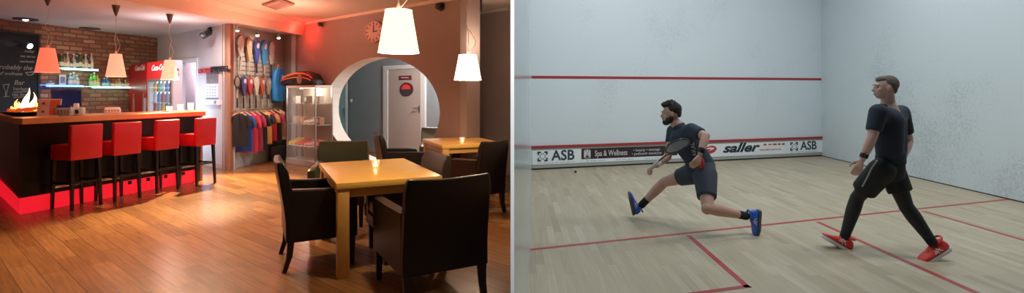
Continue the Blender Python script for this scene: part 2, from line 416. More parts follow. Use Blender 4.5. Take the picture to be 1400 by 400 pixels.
# long wall with round opening
AE = ARCH.u(638)                             # convex end of the wall
zc_px = [ARCH.w(445, 150), ARCH.w(602, 165)]
u0, u1 = ARCH.u(445), ARCH.u(601.5); uc = (u0+u1)/2; ru = (u1-u0)/2
ztop = ARCH.w(524, 77.5).z; zc = 1.14; rz = ztop-zc
S0, S1 = ARCH.u(386), AE
TH = .30
N = 72
def arch_wall():
    bm = new()
    inner = []; outer = []
    angs = [k*2*PI/N for k in range(N)]
    zb, zt = 0, H2+.25
    import bisect
    corners = [math.atan2(z-zc, u-uc) % (2*PI) for u, z in ((S0, zb), (S0, zt), (S1, zb), (S1, zt))]
    angs = sorted(set([round(a, 6) for a in angs+corners]))
    for a in angs:
        c, s = math.cos(a), math.sin(a)
        k = 1/math.sqrt((c/ru)**2+(s/rz)**2)
        z = zc+s*k; inner.append((uc+c*k, z))
        t = min([(S1-uc)/c if c > 1e-9 else 1e9, (S0-uc)/c if c < -1e-9 else 1e9, (zt-zc)/s if s > 1e-9 else 1e9, (zb-zc)/s if s < -1e-9 else 1e9])
        outer.append((uc+c*t, zc+s*t))
    n = len(angs)
    def V(p, off): return bm.verts.new(ARCH.at(p[0], p[1], off))
    fi = [V(p, 0) for p in inner]; fo = [V(p, 0) for p in outer]; bi = [V(p, -TH) for p in inner]; bo = [V(p, -TH) for p in outer]
    jam = []
    for i in range(n):
        j = (i+1) % n
        bm.faces.new((fi[i], fi[j], fo[j], fo[i])); bm.faces.new((bi[i], bo[i], bo[j], bi[j]))
        f = bm.faces.new((fi[i], bi[i], bi[j], fi[j])); f.material_index = 1; jam.append(f)
        bm.faces.new((fo[i], fo[j], bo[j], bo[i]))
    # the opening stops at the floor
    return bm
if zc-rz < .0: rz_b = zc
o = struct('wall_right', arch_wall(), M['arch']); o.data.materials.append(M['jamb'])
# recess beyond the wall's end
R0 = ARCH.at(AE); R1 = Vector((-.61, 9.55, 0)); R2 = Vector((-.02, 9.05, 0))
bm = quad_wall(R0, R1, 0, H2+.25, th=.1); struct('wall_return', bm, M['arch'])
bm = quad_wall(R1, R2+Vector((.02, -.017, 0)), 0, H2+.25, th=.1); struct('wall_recess', bm, M['arch'])
# corridor seen through the opening
CB = Plane((-3.55, 12.72), (-3.55+AD.x, 12.72+AD.y))
if CB.d.x < 0: CB.d = -CB.d
cu0 = CB.u(475)
bm = new(); pbox(bm, CB, cu0, cu0+4.5, 0, H2, 0, -.1); struct('wall_corridor', bm, M['corr'])
cc = CB.at(cu0)
CS = Plane(cc, cc-Vector((.2, .98, 0))*2.2)
bm = new(); pbox(bm, CS, -.1, 2.2, 0, H2, 0, -.1); struct('wall_corridor_side', bm, M['corr'])
bm = new(); prism(bm, [ARCH.at(S0-.3, H2, -.25), ARCH.at(AE-.1, H2, -.25), CB.at(cu0+4.5, H2, -.1), CB.at(cu0-1, H2, -.1)], (0, 0, .12)); struct('ceiling_corridor', bm, M['ceil'])
def cu(px): return CB.u(px)
bm = new(); zt = CB.w(550, 89).z
pbox(bm, CB, cu(526), cu(532), 0, zt, 0, .05); pbox(bm, CB, cu(577), cu(583), 0, zt, 0, .05); pbox(bm, CB, cu(532), cu(577), zt-.09, zt, 0, .05)
d2 = struct('door_2', bm, mat('white_door_frame', (.72,.70,.66), .5))
bm = new(); pbox(bm, CB, cu(532), cu(577), 0, zt-.09, .0, .03); obj('door_leaf', bm, mat('beige_door_leaf', (.50,.42,.36), .55), d2)
bm = new(); hz = CB.w(571, 147.5).z
tube(bm, [CB.at(cu(574.5), hz, .03), CB.at(cu(574.5), hz, .08), CB.at(cu(568), hz, .085)], .011); pbox(bm, CB, cu(573.8), cu(575.3), hz-.1, hz+.06, .03, .04); obj('door_handle', bm, M['steel'], d2)
# teal door on the corridor's side wall
def cs(px): return CS.u(px)
bm = new(); zt2 = CB.w(476, 84).z
pbox(bm, CS, .06, .14, 0, zt2, 0, .05); pbox(bm, CS, 1.04, 1.12, 0, zt2, 0, .05); pbox(bm, CS, .14, 1.04, zt2-.08, zt2, 0, .05)
d3 = struct('door_3', bm, mat('pale_frame', (.62,.66,.62), .5))
bm = new(); pbox(bm, CS, .14, 1.04, 0, zt2-.08, 0, .03); obj('door_leaf', bm, mat('teal_door_leaf', (.20,.32,.32), .5), d3)
bm = new(); hz = 1.0; tube(bm, [CS.at(.24, hz, .03), CS.at(.24, hz, .08), CS.at(.36, hz, .085)], .012); pbox(bm, CS, .215, .265, hz-.14, hz+.08, .03, .04); obj('door_handle', bm, M['steel'], d3)
bm = new(); pbox(bm, CB, cu0+.0, cu(526), 0, .08, 0, .015); pbox(bm, CB, cu(583), cu0+4.5, 0, .08, 0, .015); struct('baseboard_corridor', bm, mat('baseboard_wood', (.45,.28,.18), .5))

# ceilings
FD = Vector((-5.12-(-4.6), 7.8-11.15, 0)).normalized()        # run of the ceiling step towards the viewer
E0 = Vector((-4.6, 11.15, 0)); E1 = E0+FD*9.8
bm = new(); prism(bm, [(E0.x, E0.y, H1), (E1.x, E1.y, H1), (-10.2, E1.y, H1), (-9.3, 12.6, H1), (-6, 14, H1), ARCH.at(S0, H1)+Vector((0,.3,0)), ], (0, 0, .3)); struct('ceiling', bm, M['ceil'])
U0 = E0+Vector((.10, -.08, 0)); U1 = E1+Vector((.12, 0, 0))
bm = new()
def stepped(a0, a1, prof):
    loft(bm, [[Vector((a0.x+q[0], a0.y, q[1])) for q in prof], [Vector((a1.x+q[0], a1.y, q[1])) for q in prof]])
prof = [(-.02, H1), (.0, H1-.05), (.075, H1-.05), (.10, H1), (.14, H2-.10), (.24, H2-.03), (.27, H2+.02), (-.02, H2+.02)]
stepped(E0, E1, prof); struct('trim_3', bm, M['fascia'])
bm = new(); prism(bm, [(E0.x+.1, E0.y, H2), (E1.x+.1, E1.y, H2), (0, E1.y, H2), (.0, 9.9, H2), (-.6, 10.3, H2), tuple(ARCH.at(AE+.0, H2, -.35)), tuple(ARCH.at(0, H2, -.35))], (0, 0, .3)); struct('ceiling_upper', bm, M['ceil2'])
bm = new(); pbox(bm, ARCH, .12, AE, H2-.05, H2, 0, .06); struct('trim_4', bm, mat('cornice_plaster', (.80,.62,.50), .7))
RW = Plane(R1, R2); bm = new(); pbox(bm, RW, .0, RW.len, H2-.05, H2, 0, .06); struct('trim_5', bm, mat('cornice_plaster_grey', (.6,.55,.48), .7))
bm = new(); pbox(bm, PINK, pd1+.03, PINK.len-.16, 0, .09, 0, .015); pbox(bm, PINK, 0, pd0-.03, 0, .09, 0, .015); struct('baseboard_left', bm, mat('baseboard_pale', (.6,.5,.45), .5))
bm = new(); prism(bm, [(-.30, 6.22, 0), (-.02, 6.26, 0), (-.02, 6.34, 0), (-.30, 6.30, 0)], (0, 0, .035)); struct('trim_6', bm, mat('threshold_wood', (.62,.38,.2), .4))

# ------------------------------------------------------------------ squash court shell
CH = 5.4
bm = quad_wall(FL, FR, 0, CH, th=.15); struct('wall_front', bm, M['cw'])
rn = FR+(SR-FR).normalized()*9.6
bm = quad_wall(FR, rn, 0, CH, th=.15); struct('wall_court_right', bm, M['cwr'])
# dividing wall: its end stands before the viewer, the court side is glossy paint
c1 = Vector((.0065, 1.40, 0)); c2 = G(722.6, 400); c3 = FL
w0 = Vector((-.004, 1.40, 0)); w1 = Vector((-.031, 11.0, 0))
bm = new(); prism(bm, [w0+Vector((.001, .004, 0)), c1+Vector((-.001, .004, 0)), c2, c3, c3+Vector((0, .3, 0)), w1], (0, 0, CH))
o = struct('wall_divider', bm, M['cwl']); o.data.materials.append(M['arch'])
for p in o.data.polygons:
    if p.normal.x < -.5: p.material_index = 1
bm = new(); prism(bm, [w0, c1+Vector((-.0004, 0, 0)), c1+Vector((-.0004, .004, 0)), w0+Vector((0, .004, 0))], (0, 0, CH)); struct('trim_7', bm, M['white'])

def wline(pl, u0_, u1_, z0, z1, o0, o1): pass
bm = new(); zl, zr = FRONT.w(727, 105.3).z, FRONT.w(1123, 108.2).z
prism(bm, [FRONT.at(0, zl-.026), FRONT.at(FRONT.len, zr-.026), FRONT.at(FRONT.len, zr+.026), FRONT.at(0, zl+.026)], FRONT.n*.003)
struct('trim_8', bm, M['red_line'])
bm = new(); pbox(bm, FRONT, 0, FRONT.len, .03, .435, 0, .02); struct('trim_9', bm, M['tin'])
bm = new(); pbox(bm, FRONT, 0, FRONT.len, .405, .452, .0, .04); struct('trim_10', bm, M['red_line'])
bm = new(); pbox(bm, FRONT, 0, FRONT.len, .0, .03, 0, .012); pbox(bm, RIGHT, 0, 9, 0, .014, 0, .006); struct('baseboard_front', bm, M['black'])
# lines on the court floor
def fline(name, a, b, w, e0=0, e1=0):
    a = Vector((a[0], a[1], 0)); b = Vector((b[0], b[1], 0)); d = (b-a).normalized(); n = Vector((-d.y, d.x, 0))*w/2
    a = a-d*e0; b = b+d*e1
    bm = new(); prism(bm, [a-n, b-n, b+n, a+n], (0, 0, .0015)); return struct(name, bm, M['red_line'])
s0, s1 = G(723.5, 341), G(1381, 272)
fline('trim_11', s0, s1, .05, -.01, 0)
h0, h1_ = G(1118, 303), G(1335, 400)
fline('trim_12', h0, h1_, .05, 0, 2.2)
b0, b1 = G(941, 321), G(1021, 391)
fline('trim_13', b0, b1, .05, 0, .025)
fline('trim_14', b1, G(960, 399.5), .05, .025, 1.28)
r0, r1 = G(1262, 288), G(1400, 328)
fline('trim_15', r0, r1, .05, 0, .22)
rr = r1+(r1-r0).normalized()*.2
fline('trim_16', rr, rr+Vector((1.5, .47, 0)), .05)

# advertising boards on the tin
def board(pxa, pxb, col, label, z0=.095, z1=.367):
    ua, ub = FRONT.u(pxa), FRONT.u(pxb); t = thing('advertising_board', label, 'advertising board', FRONT.at((ua+ub)/2, z0, .026))
    bm = new(); pbox(bm, FRONT, ua, ub, z0, z1, .022, .028); obj('panel', bm, col, t, False, world=True); return t, ua, ub
def fm(u, z, off=.029, sx=1, sz=1): return frame_matrix(FRONT, u, z, off, sx, sz)
adw = mat('board_white', (.90,.95,.97), .4); adk = mat('board_aubergine', (.035,.018,.024), .4); ink = mat('navy_ink', (.035,.05,.085), .5)
adwhite = mat('board_print_white', (.75,.72,.72), .5); adred = mat('board_print_red', (.55,.05,.07), .5); adblk = mat('board_print_black', (.02,.025,.035), .5); inkp = mat('board_print_pale', (.35,.40,.45), .5)
def asb(pxa, pxb, pl0, pl1, pt0, pt1, label):
    t, ua, ub = board(pxa, pxb, adw, label)
    bm = new(); a, b = FRONT.u(pl0), FRONT.u(pl1); z0, z1 = .155, .345; q = (b-a)/6; h = (z1-z0)/6
    for i, j in ((0,0),(1,0),(4,0),(5,0),(0,1),(5,1),(2,1),(3,1),(1,2),(4,2),(1,3),(4,3),(2,4),(3,4),(0,4),(5,4),(0,5),(1,5),(4,5),(5,5)):
        k = .5 if (i, j) in ((2,1),(3,1),(1,2),(4,2),(1,3),(4,3),(2,4),(3,4)) else .8
        cx, czz = a+(i+.5)*q, z0+(j+.5)*h
        pbox(bm, FRONT, cx-q*k/1.6, cx+q*k/1.6, czz-h*k/1.6, czz+h*k/1.6, .028, .030)
    obj('emblem', bm, ink, t, False, world=True)
    m = text_mesh('ASB', .27, fm((FRONT.u(pt0)+FRONT.u(pt1))/2, .25, sx=(FRONT.u(pt1)-FRONT.u(pt0))/.50), bold=.006)
    obj('lettering', m, ink, t, False, world=True)
    bm = new(); x = a
    while x < FRONT.u(pt1):
        w = random.uniform(.05, .16); pbox(bm, FRONT, x, x+w, .118, .126, .028, .0295); x += w+.03
    obj('small_print', bm, inkp, t, False, world=True)
asb(726.8, 794, 734, 748, 752, 786, 'white ASB board with square emblem, beside the dividing wall')
asb(1075, 1122.6, 1079, 1089.5, 1092, 1116, 'white ASB board with square emblem, in the corner beside the textured side wall')
t, ua, ub = board(794.3, 925, adk, 'dark aubergine board reading Spa & Wellness along the foot of the front wall', z0=.165)
obj('lettering', text_mesh('Spa & Wellness', .16, fm((FRONT.u(810)+FRONT.u(859))/2, .262, sx=(FRONT.u(859)-FRONT.u(810))/1.10), bold=.001), adwhite, t, False, world=True)
ms = []
for (px, zz, s) in ((873, .300, '• beauty'), (873, .228, '• pedicure'), (892, .303, '• massage'), (893, .228, '• manicure')):
    obj('small_lettering', text_mesh(s, .075, fm(FRONT.u(px), zz, sx=1.1)), adwhite, t, False, world=True)
bm = new(); a, b = FRONT.u(797.5), FRONT.u(806.5); w = b-a
for q0, q1, z0_, z1_ in ((0, .28, .2, .335), (.72, 1, .2, .335), (.3, .46, .23, .31), (.54, .7, .23, .31), (.1, .3, .31, .345), (.36, .64, .3, .35), (.7, .9, .31, .345), (0, 1, .183, .19)):
    pbox(bm, FRONT, a+q0*w, a+q1*w, z0_, z1_, .028, .030)
obj('emblem', bm, adwhite, t, False, world=True)
t, ua, ub = board(794.3, 925, adw, 'narrow white strip of small print below the dark spa board', z0=.095, z1=.163)
bm = new(); x = ua+.1
while x < ub-.3:
    w = random.uniform(.03, .22); pbox(bm, FRONT, x, x+w, .122, .131, .028, .0295); x += w+random.choice((.03, .25))
obj('small_print', bm, inkp, t, False, world=True)
t, ua, ub = board(925.3, 1074.7, adw, 'white board with red oval emblem and slanted black saller lettering')
sz0, sz1 = FRONT.u(979), FRONT.u(1041)
obj('lettering', text_mesh('saller', .27, fm((sz0+sz1)/2, .262, sx=(sz1-sz0)/.78*1.03), shear=.35, bold=.009), adblk, t, False, world=True)
bm = new(); a, b = FRONT.u(961), FRONT.u(978.5); w = b-a
prism(bm, [FRONT.at(a+w*(.5+.5*math.cos(k*PI/10)*(1 if 1 else 0)), .25+.085*math.sin(k*PI/10)+.02*math.cos(k*PI/10), .028) for k in range(20)], FRONT.n*.002)
obj('emblem', bm, adred, t, False, world=True)
bm = new(); prism(bm, [FRONT.at(a+w*.12, .275, .030), FRONT.at(a+w*.5, .30, .030), FRONT.at(a+w*.85, .285, .030), FRONT.at(a+w*.7, .255, .030), FRONT.at(a+w*.4, .225, .030), FRONT.at(a+w*.6, .262, .030)], FRONT.n*.001)
obj('emblem_swoosh', bm, adw, t, False, world=True)
for x0, x1, hh in ((1042.5, 1046.5, .018), (1049, 1054, .012), (1055.5, 1060.5, .018), (1062, 1066, .018), (1067.5, 1071.5, .018)):
    bm = new(); pbox(bm, FRONT, FRONT.u(x0), FRONT.u(x1), .315-hh, .315+hh, .028, .030); obj('red_dash', bm, adred, t, False, world=True)
obj('small_lettering', text_mesh('www.saller-sport.com', .07, fm(FRONT.u(1052), .205, sx=.95)), adred, t, False, world=True)

# ball
bm = new(); bp = G(787, 236); ell(bm, bp+Vector((0, 0, .022)), (.022,)*3); b = obj('squash_ball', bm, M['black_pl']); tag(center(b), 'small black squash ball on the court floor near the front wall', 'ball')
# ================================================================== THE BAR
LD = Vector((-.771, .638, 0)); LN = Vector((.638, .771, 0))       # the counter's return leg and its inward side
TZ = 1.15
bar = thing('bar_counter', 'long black bar counter with orange wooden top and red glowing plinth', 'bar counter', tuple(BAR0))
Lb = BARP.len
def bp_(u, off=0, z=0): return BARP.at(u, z, off)
K = bp_(0); W_ = .55
def lleg(s, t, z=0): p = BAR0+LD*s+LN*t; return Vector((p.x, p.y, z))
# inner corner where both legs' back faces meet
bm = new(); prism(bm, [bp_(.02, -.05, .187), bp_(Lb-.03, -.05, .187), bp_(Lb-.03, -W_, .187), bp_(.9, -W_, .187), lleg(.9, W_, .187), lleg(3.4, W_, .187), lleg(3.4, .05, .187)], (0, 0, TZ-.075-.187))
obj('front_panel', bm, M['bar_black'], bar, False, world=True)
bm = new(); prism(bm, [bp_(0, 0), bp_(Lb-.03, 0), bp_(Lb-.03, -.25), lleg(.25, .25), lleg(3.4, .25), lleg(3.4, 0)], (0, 0, .187))
obj('light_plinth', bm, M['glow_red'], bar, False, world=True)
for px in (177, 190, 202, 226, 250): u_ = BARP.u(px); bm = new(); pbox(bm, BARP, u_-.02, u_+.02, .14, .187, 0, .02); obj('plinth_clip', bm, M['bar_black'], bar, False, world=True)
bm = new(); prism(bm, [bp_(-.02, .08, TZ-.075), bp_(Lb+.02, .08, TZ-.075), bp_(Lb+.02, -.70, TZ-.075), bp_(1.0, -.70, TZ-.075), lleg(1.0, .62, TZ-.075), lleg(3.4, .62, TZ-.075), lleg(3.4, -.04, TZ-.075), lleg(.08, -.04, TZ-.075)], (0, 0, .075))
bmesh.ops.bevel(bm, geom=list(bm.edges), offset=.006, segments=1, affect='EDGES'); obj('counter_top', bm, M['bar_wood'], bar, False, world=True)
bm = new(); pbox(bm, BARP, Lb-.03, Lb+.01, 0, TZ-.075, -.62, .02); obj('end_panel', bm, M['wood_trim'], bar, False, world=True)

# fire bowl
p = P(36, 159.5, 6.75); p.z = TZ
t = thing('fire_bowl', 'shallow bowl of logs with bright flames burning on the bar corner', 'fire bowl', p)
bm = new(); lathe(bm, [(.10, 0), (.20, .02), (.25, .05), (.255, .055), (.24, .058), (.0, .03)], seg=28, cap=False); obj('bowl', bm, M['black_pl'], t)
for k in range(6):
    bm = new(); a = k*1.05+.3; r_ = .15; c = Vector((r_*math.cos(a)*.6, r_*math.sin(a)*.6, .065+.012*(k % 3)))
    d = Vector((math.cos(a+1), math.sin(a+1), .12)); tube(bm, [c-d*.11, c-d*.03, c+d*.11], [.022, .026, .02], 8); obj('log', bm, C('ember_log', (.35,.06,.02), .8, emit=(1,.12,.02), es=.5, var=.6, vs=30), t)
fl = mat('flame', (1,.6,.25), .5, emit=(1,.36,.08), es=4); fl2 = mat('flame_core', (1,.8,.5), .5, emit=(1,.66,.32), es=5)
for k, (x, y, h, r_) in enumerate([(-.13,.02,.10,.035),(-.08,-.03,.15,.04),(-.02,.03,.21,.045),(.03,-.02,.30,.045),(.06,.03,.24,.04),(.11,0,.14,.035),(.0,-.07,.12,.035),(-.17,0,.06,.025),(.16,.02,.07,.025)]):
    bm = new(); pts = []; rs = []
    for i in range(9):
        s = i/8; pts.append((x+.02*math.sin(s*5+k), y+.015*math.cos(s*4+k), .07+h*s)); rs.append(r_*(math.sin(PI*min(1, s*.9+.18))**.8)*(1-s*.75)+.001)
    tube(bm, pts, rs, 10); obj('flame', bm, fl2 if k in (2, 3, 4, 6) else fl, t)

# leaflet stand
p = P(65.5, 158, 6.62); p.z = TZ
t = thing('leaflet_stand', 'white leaflet stand with orange and white leaflets on the bar', 'leaflet stand', p, .45)
bm = new(); R_ = Matrix.Rotation(-.25, 4, 'X'); box(bm, (0, .05, .115), (.235, .012, .22), M=R_); box(bm, (0, .03, .006), (.22, .12, .012)); box(bm, (0, .085, .06), (.2, .01, .12), M=Matrix.Rotation(.35, 4, 'X')); obj('frame', bm, M['wht'], t)
for k, (x, z, c) in enumerate(((-.057, .165, (.8,.55,.5)), (.057, .165, (.75,.16,.06)), (-.057, .06, (.75,.6,.55)), (.057, .06, (.75,.16,.06)))):
    bm = new(); box(bm, (x, .05+(z-.115)*.25-.009, z), (.105, .004, .095), M=R_); obj('leaflet', bm, C('leaflet_%d' % (k % 2 + 2*(k//2)), c, .5), t)
    if k in (0, 2):
        bm = new(); ell(bm, (x, .05+(z-.115)*.25-.013, z-.01), (.02, .002, .028)); obj('leaflet_picture', bm, C('leaflet_pic', (.45,.1,.08)), t)

# monitor
p = P(91, 150, 7.2); p.z = TZ
t = thing('monitor', 'dark flat monitor with bluish screen standing on the bar', 'monitor', p, .7)
bm = new(); box(bm, (0, 0, .21+.02), (.33, .03, .24), bev=.008); obj('housing', bm, M['black_pl'], t)
bm = new(); box(bm, (0, -.0165, .23), (.30, .003, .205)); obj('screen', bm, M['screen'], t)
bm = new(); box(bm, (0, .01, .06), (.05, .03, .12)); box(bm, (0, 0, .008), (.2, .15, .016), bev=.005); obj('stand', bm, M['black_pl'], t)
def small_box_thing(name, label, cat, px, py, d, s, m, extra=None, rz=.5):
    q = P(px, py, d); q.z = TZ; t = thing(name, label, cat, q, rz)
    bm = new(); box(bm, (0, 0, s[2]/2), s, bev=min(s)*.18); obj('housing', bm, m, t)
    if extra: extra(t)
    return t
def till_extra(t):
    bm = new(); box(bm, (0, -.06, .115), (.14, .02, .05), M=Matrix.Rotation(-.5, 4, 'X')); obj('display', bm, M['screen'], t)
    bm = new()
    for i in range(4):
        for j in range(3): box(bm, (-.05+i*.033, -.088, .03+j*.022), (.022, .012, .014))
    obj('keypad', bm, C('keys', (.15,.15,.16)), t)
grey = C('machine_grey', (.42,.43,.42), .4, var=.2, vs=20)
small_box_thing('till', 'grey till with keypad and small tilted display on the bar', 'till', 89, 157, 6.75, (.17, .18, .11), grey, till_extra)
def mach_extra(t):
    bm = new(); lathe(bm, [(.03, 0), (.03, .05), (.02, .055)], (0, -.02, .105)); obj('paper_roll', bm, M['wht'], t)
    bm = new(); box(bm, (0, -.083, .05), (.07, .01, .05)); obj('slot', bm, M['black_pl'], t)
small_box_thing('receipt_printer', 'grey receipt printer with white paper roll on the bar', 'printer', 105, 156.5, 6.95, (.16, .16, .105), C('machine_light', (.55,.56,.55), .4), mach_extra)
def nap_extra(t):
    bm = new(); box(bm, (0, 0, .078), (.17, .05, .02), bev=.005); obj('napkins', bm, C('napkin', (.85,.8,.82)), t)
    bm = new()
    for k in range(5): box(bm, (-.075+k*.037, -.037, .04), (.02, .004, .03))
    obj('printed_band', bm, C('pinkprint', (.55,.25,.3)), t)
small_box_thing('napkin_holder', 'white napkin holder on the bar between two red stools', 'napkin holder', 154, 154.5, 7.62, (.19, .07, .075), M['wht'], nap_extra)
# three glowing candle cups on a low tray
q = P(246.5, 153, 8.22); q.z = TZ
t = thing('candle_tray', 'low pale tray under three candle cups at the end of the bar', 'tray', q, BARP.ang)
bm = new(); box(bm, (0, 0, .008), (.52, .12, .016), bev=.004); obj('tray', bm, C('tray', (.75,.6,.45)), t)
cupm = mat('frosted_cup', (.85,.7,.6), .5, emit=(1,.72,.5), es=1.6)
for (du, hh, lab) in ((-.19, .075, 'shortest white candle cup, beside the lit cooler on the bar tray'), (0, .10, 'middle of the three white candle cups on the bar tray'), (.19, .125, 'tallest white candle cup at the end of the bar tray')):
    c = q+Vector((math.cos(BARP.ang), math.sin(BARP.ang), 0))*du; c.z = TZ+.016
    t = thing('candle_cup', lab, 'candle', c, 0, 'candle cups on the bar')
    bm = new(); lathe(bm, [(.030, 0), (.040, .01), (.044, hh), (.041, hh), (.036, .015), (.0, .012)], cap=False, seg=18); obj('cup', bm, cupm, t)
    bm = new(); lathe(bm, [(.02, .013), (.02, hh*.5), (.004, hh*.5), (.006, hh*.62), (.001, hh*.8)], seg=10); obj('candle', bm, C('candle_lit', (1,.9,.8), .5, emit=(1,.7,.4), es=6), t)

# ------------------------------------------------------------------ bar stools
def make_stool(label):
    t = thing('bar_stool', label, 'bar stool', group='red leather stools along the bar')
    bm = new(); box(bm, (0, .02, .71), (.36, .34, .19), bev=.018, seg=3); obj('seat', bm, M['stool_red'], t)
    bm = new(); box(bm, (0, -.165, .835), (.375, .06, .44), bev=.014, seg=3, M=Matrix.Rotation(.04, 4, 'X')); obj('backrest', bm, M['stool_red'], t)
    for sx in (-1, 1):
        for sy in (-1, 1):
            bm = new(); a, b = Vector((sx*.155, sy*.155, .64)), Vector((sx*.170, sy*.165-.015*(sy < 0), 0))
            for (p0, p1) in ((a, b),):
                loft(bm, [[p+Vector((x*w, y*w, 0)) for x, y in ((-1,-1),(1,-1),(1,1),(-1,1))] for p, w in ((p0, .020), (p1, .014))])
            obj('leg', bm, M['stool_leg'], t, False)
    bm = new(); box(bm, (0, .163, .27), (.31, .018, .03)); obj('footrest', bm, M['chrome'], t)
    for sx in (-1, 1):
        bm = new(); box(bm, (sx*.163, 0, .33), (.018, .31, .028)); obj('stretcher', bm, M['stool_leg'], t)
    bm = new(); box(bm, (0, -.168, .33), (.31, .018, .028)); obj('stretcher', bm, M['stool_leg'], t)
    return t
st0 = make_stool('red bar stool with black legs, the one nearest the bar corner with flames')
srz = BARP.ang    # stool's back (-y) turned to the room, seat towards the bar
STO = [(6.62, .21, 1.06, 'red bar stool with black legs, the one nearest the bar corner with flames', 0),
       (7.28, .19, 1.08, 'red bar stool with black legs, second from the bar corner with flames', 0),
       (8.02-.15, .17, 1.1, 'red bar stool with black legs, second from the wooden end of the bar', 0),
       (8.50, .16, 1.08, 'red bar stool with black legs, the one at the wooden end of the bar', 0)]
def stool_pos(px, d): return ((px-700)/F*d, d, 0)
BA = BARP.ang
SP = [(104.5, 6.52, BA), (161, 7.0, BA), (216.5, 7.62, BA), (269.5, 8.22, BA)]
for i, (px, d, dr) in enumerate(SP):
    if i == 0: st0.location = stool_pos(px, d); st0.rotation_euler = (0, 0, dr)
    else: dup(st0, stool_pos(px, d), dr, STO[i][3])

# ------------------------------------------------------------------ lamps
def make_pendant(name, label, r0, r1, h, zb, zc_, shade, canopy_h=.14, grp=None, wob=.02, seed=0, canopy=True):
    t = thing(name, label, 'pendant lamp', group=grp); rnd = random.Random(seed)
    bm = new(); lathe(bm, [(r1, zb), (r0, zb+h), (r0-.006, zb+h), (r1-.006, zb)], seg=40, cap=False)
    n = len(bm.verts); 
    for k in range(40): bm.faces.new((bm.verts[:][k], bm.verts[:][120+k], bm.verts[:][120+(k+1) % 40], bm.verts[:][(k+1) % 40])) if 0 else None
    obj('lamp_shade', bm, shade, t)
    for rr_, zz_ in ((r0, zb+h), (r1, zb)):
        bm = new(); tube(bm, [(rr_*math.cos(a), rr_*math.sin(a), zz_) for a in [k*2*PI/30 for k in range(30)]], .004, 6, True); obj('shade_ring', bm, shade, t)
    bm = new()
    for a in (0, 2*PI/3, 4*PI/3): tube(bm, [(.012*math.cos(a), .012*math.sin(a), zb+h*.93), (r0*math.cos(a), r0*math.sin(a), zb+h)], .003, 6)
    lathe(bm, [(.018, zb+h*.62), (.02, zb+h*.98), (.012, zb+h+.04), (.006, zb+h+.06)], seg=14); obj('lamp_holder', bm, M['cord'], t)
    bm = new(); ell(bm, (0, 0, zb+h*.45), (.033, .033, .045)); obj('bulb', bm, M['lamp_in'], t)
    bm = new(); top = zc_-canopy_h; z0 = zb+h+.05; L = top-z0; pts = []
    for i in range(25):
        s = i/24; pts.append((wob*math.sin(s*9+seed)*(1-abs(2*s-1)), wob*.5*math.cos(s*7+seed)*(1-abs(2*s-1)), z0+L*s))
    tube(bm, pts, .0035, 6)
    # the slack flex looped beside the straight wire
    pts = [(.012+wob*2.3*math.sin(PI*s)**1.0*(1 if s < .6 else .8), 0, z0-.03+min(L*.45, .28)*s) for s in [k/14 for k in range(15)]]
    tube(bm, pts, .004, 6); obj('cord', bm, M['cord'], t)
    bm = new(); lathe(bm, [(.008, zc_-canopy_h), (.03, zc_-canopy_h*.6), (.052, zc_)], seg=20); obj('canopy', bm, M['canopy'], t)
    return t
def lamp_light(loc, e, col, r=.04, name='lamp_light'):
    l = bpy.data.lights.new(name, 'POINT'); l.energy = e; l.color = col; l.shadow_soft_size = r
    o = bpy.data.objects.new(name, l); o.location = loc; COL.objects.link(o); return o
LAMPS = [
 (65, 6.70, 98.5, .31, .075, .128, M['shade_red'], H1, 'salmon shaded pendant over the bar, nearest the chalkboard', 'bar'),
 (158.5, 7.60, 104.5, .33, .072, .125, M['shade_pale'], H1, 'salmon shaded pendant in the middle of the three over the bar', 'bar'),
 (232, 8.45, 108.5, .315, .072, .128, mat('lamp_shade_pale_peach', (.85,.55,.42), .8, emit=(1,.42,.27), es=1.35), H1, 'pale peach pendant over the bar in front of the lit drinks cooler', 'bar'),
 (545, 3.80, 71.5, .31, .098, .150, M['shade_white'], H2, 'large glowing white pendant hanging near the wall clock', 'dining'),
 (639.5, 6.0, 109, .29, .105, .160, mat('lamp_shade_bright_white', (.85,.82,.75), .8, emit=(1,.86,.66), es=2.4), H2, 'smaller glowing white pendant above the far dining table', 'dining')]
for i, (px, d, yb, h, r0, r1, sh, zc_, lab, g_) in enumerate(LAMPS):
    zb = CZ-(yb-HY)/F*d; loc = ((px-700)/F*d, d, 0)
    t = make_pendant('pendant_lamp', lab, r0, r1, h, zb, zc_, sh, .16, 'pendant lamps over the bar' if g_ == 'bar' else 'white pendant lamps over the dining tables', .02 if g_ == 'bar' else .035, seed=i*1.7)
    t.location = loc
    lamp_light((loc[0], loc[1], zb+.03), LE[i], LC[i])

# ------------------------------------------------------------------ chalkboard, shelves and bottles on the brick wall
bu0, bu1 = BRICK.u(-14), BRICK.u(52)
zt, zb_ = BRICK.w(50, 48.5, .03).z, BRICK.w(50, 152, .03).z
t = thing('chalkboard', 'big black chalkboard with white chalk writing on the brick wall', 'chalkboard', tuple(BRICK.at((bu0+bu1)/2, zb_, .02)))
bm = new(); pbox(bm, BRICK, bu0, bu1, zb_, zt, .0, .03); obj('board', bm, M['board'], t, False, world=True)
bm = new(); pbox(bm, BRICK, bu1-.03, bu1+.01, zb_-.03, zt+.03, 0, .045); pbox(bm, BRICK, bu0, bu1, zt, zt+.03, 0, .045); pbox(bm, BRICK, bu0, bu1, zb_-.03, zb_, 0, .045); obj('frame', bm, M['black_pl'], t, False, world=True)
def chalk(s, px, py, size, sh=.2, sx=1): 
    q = BRICK.w(px, py, .03); return text_mesh(s, size, frame_matrix(BRICK, BRICK.u(px, .03), q.z, .031, sx=sx), shear=sh, ext=.001)
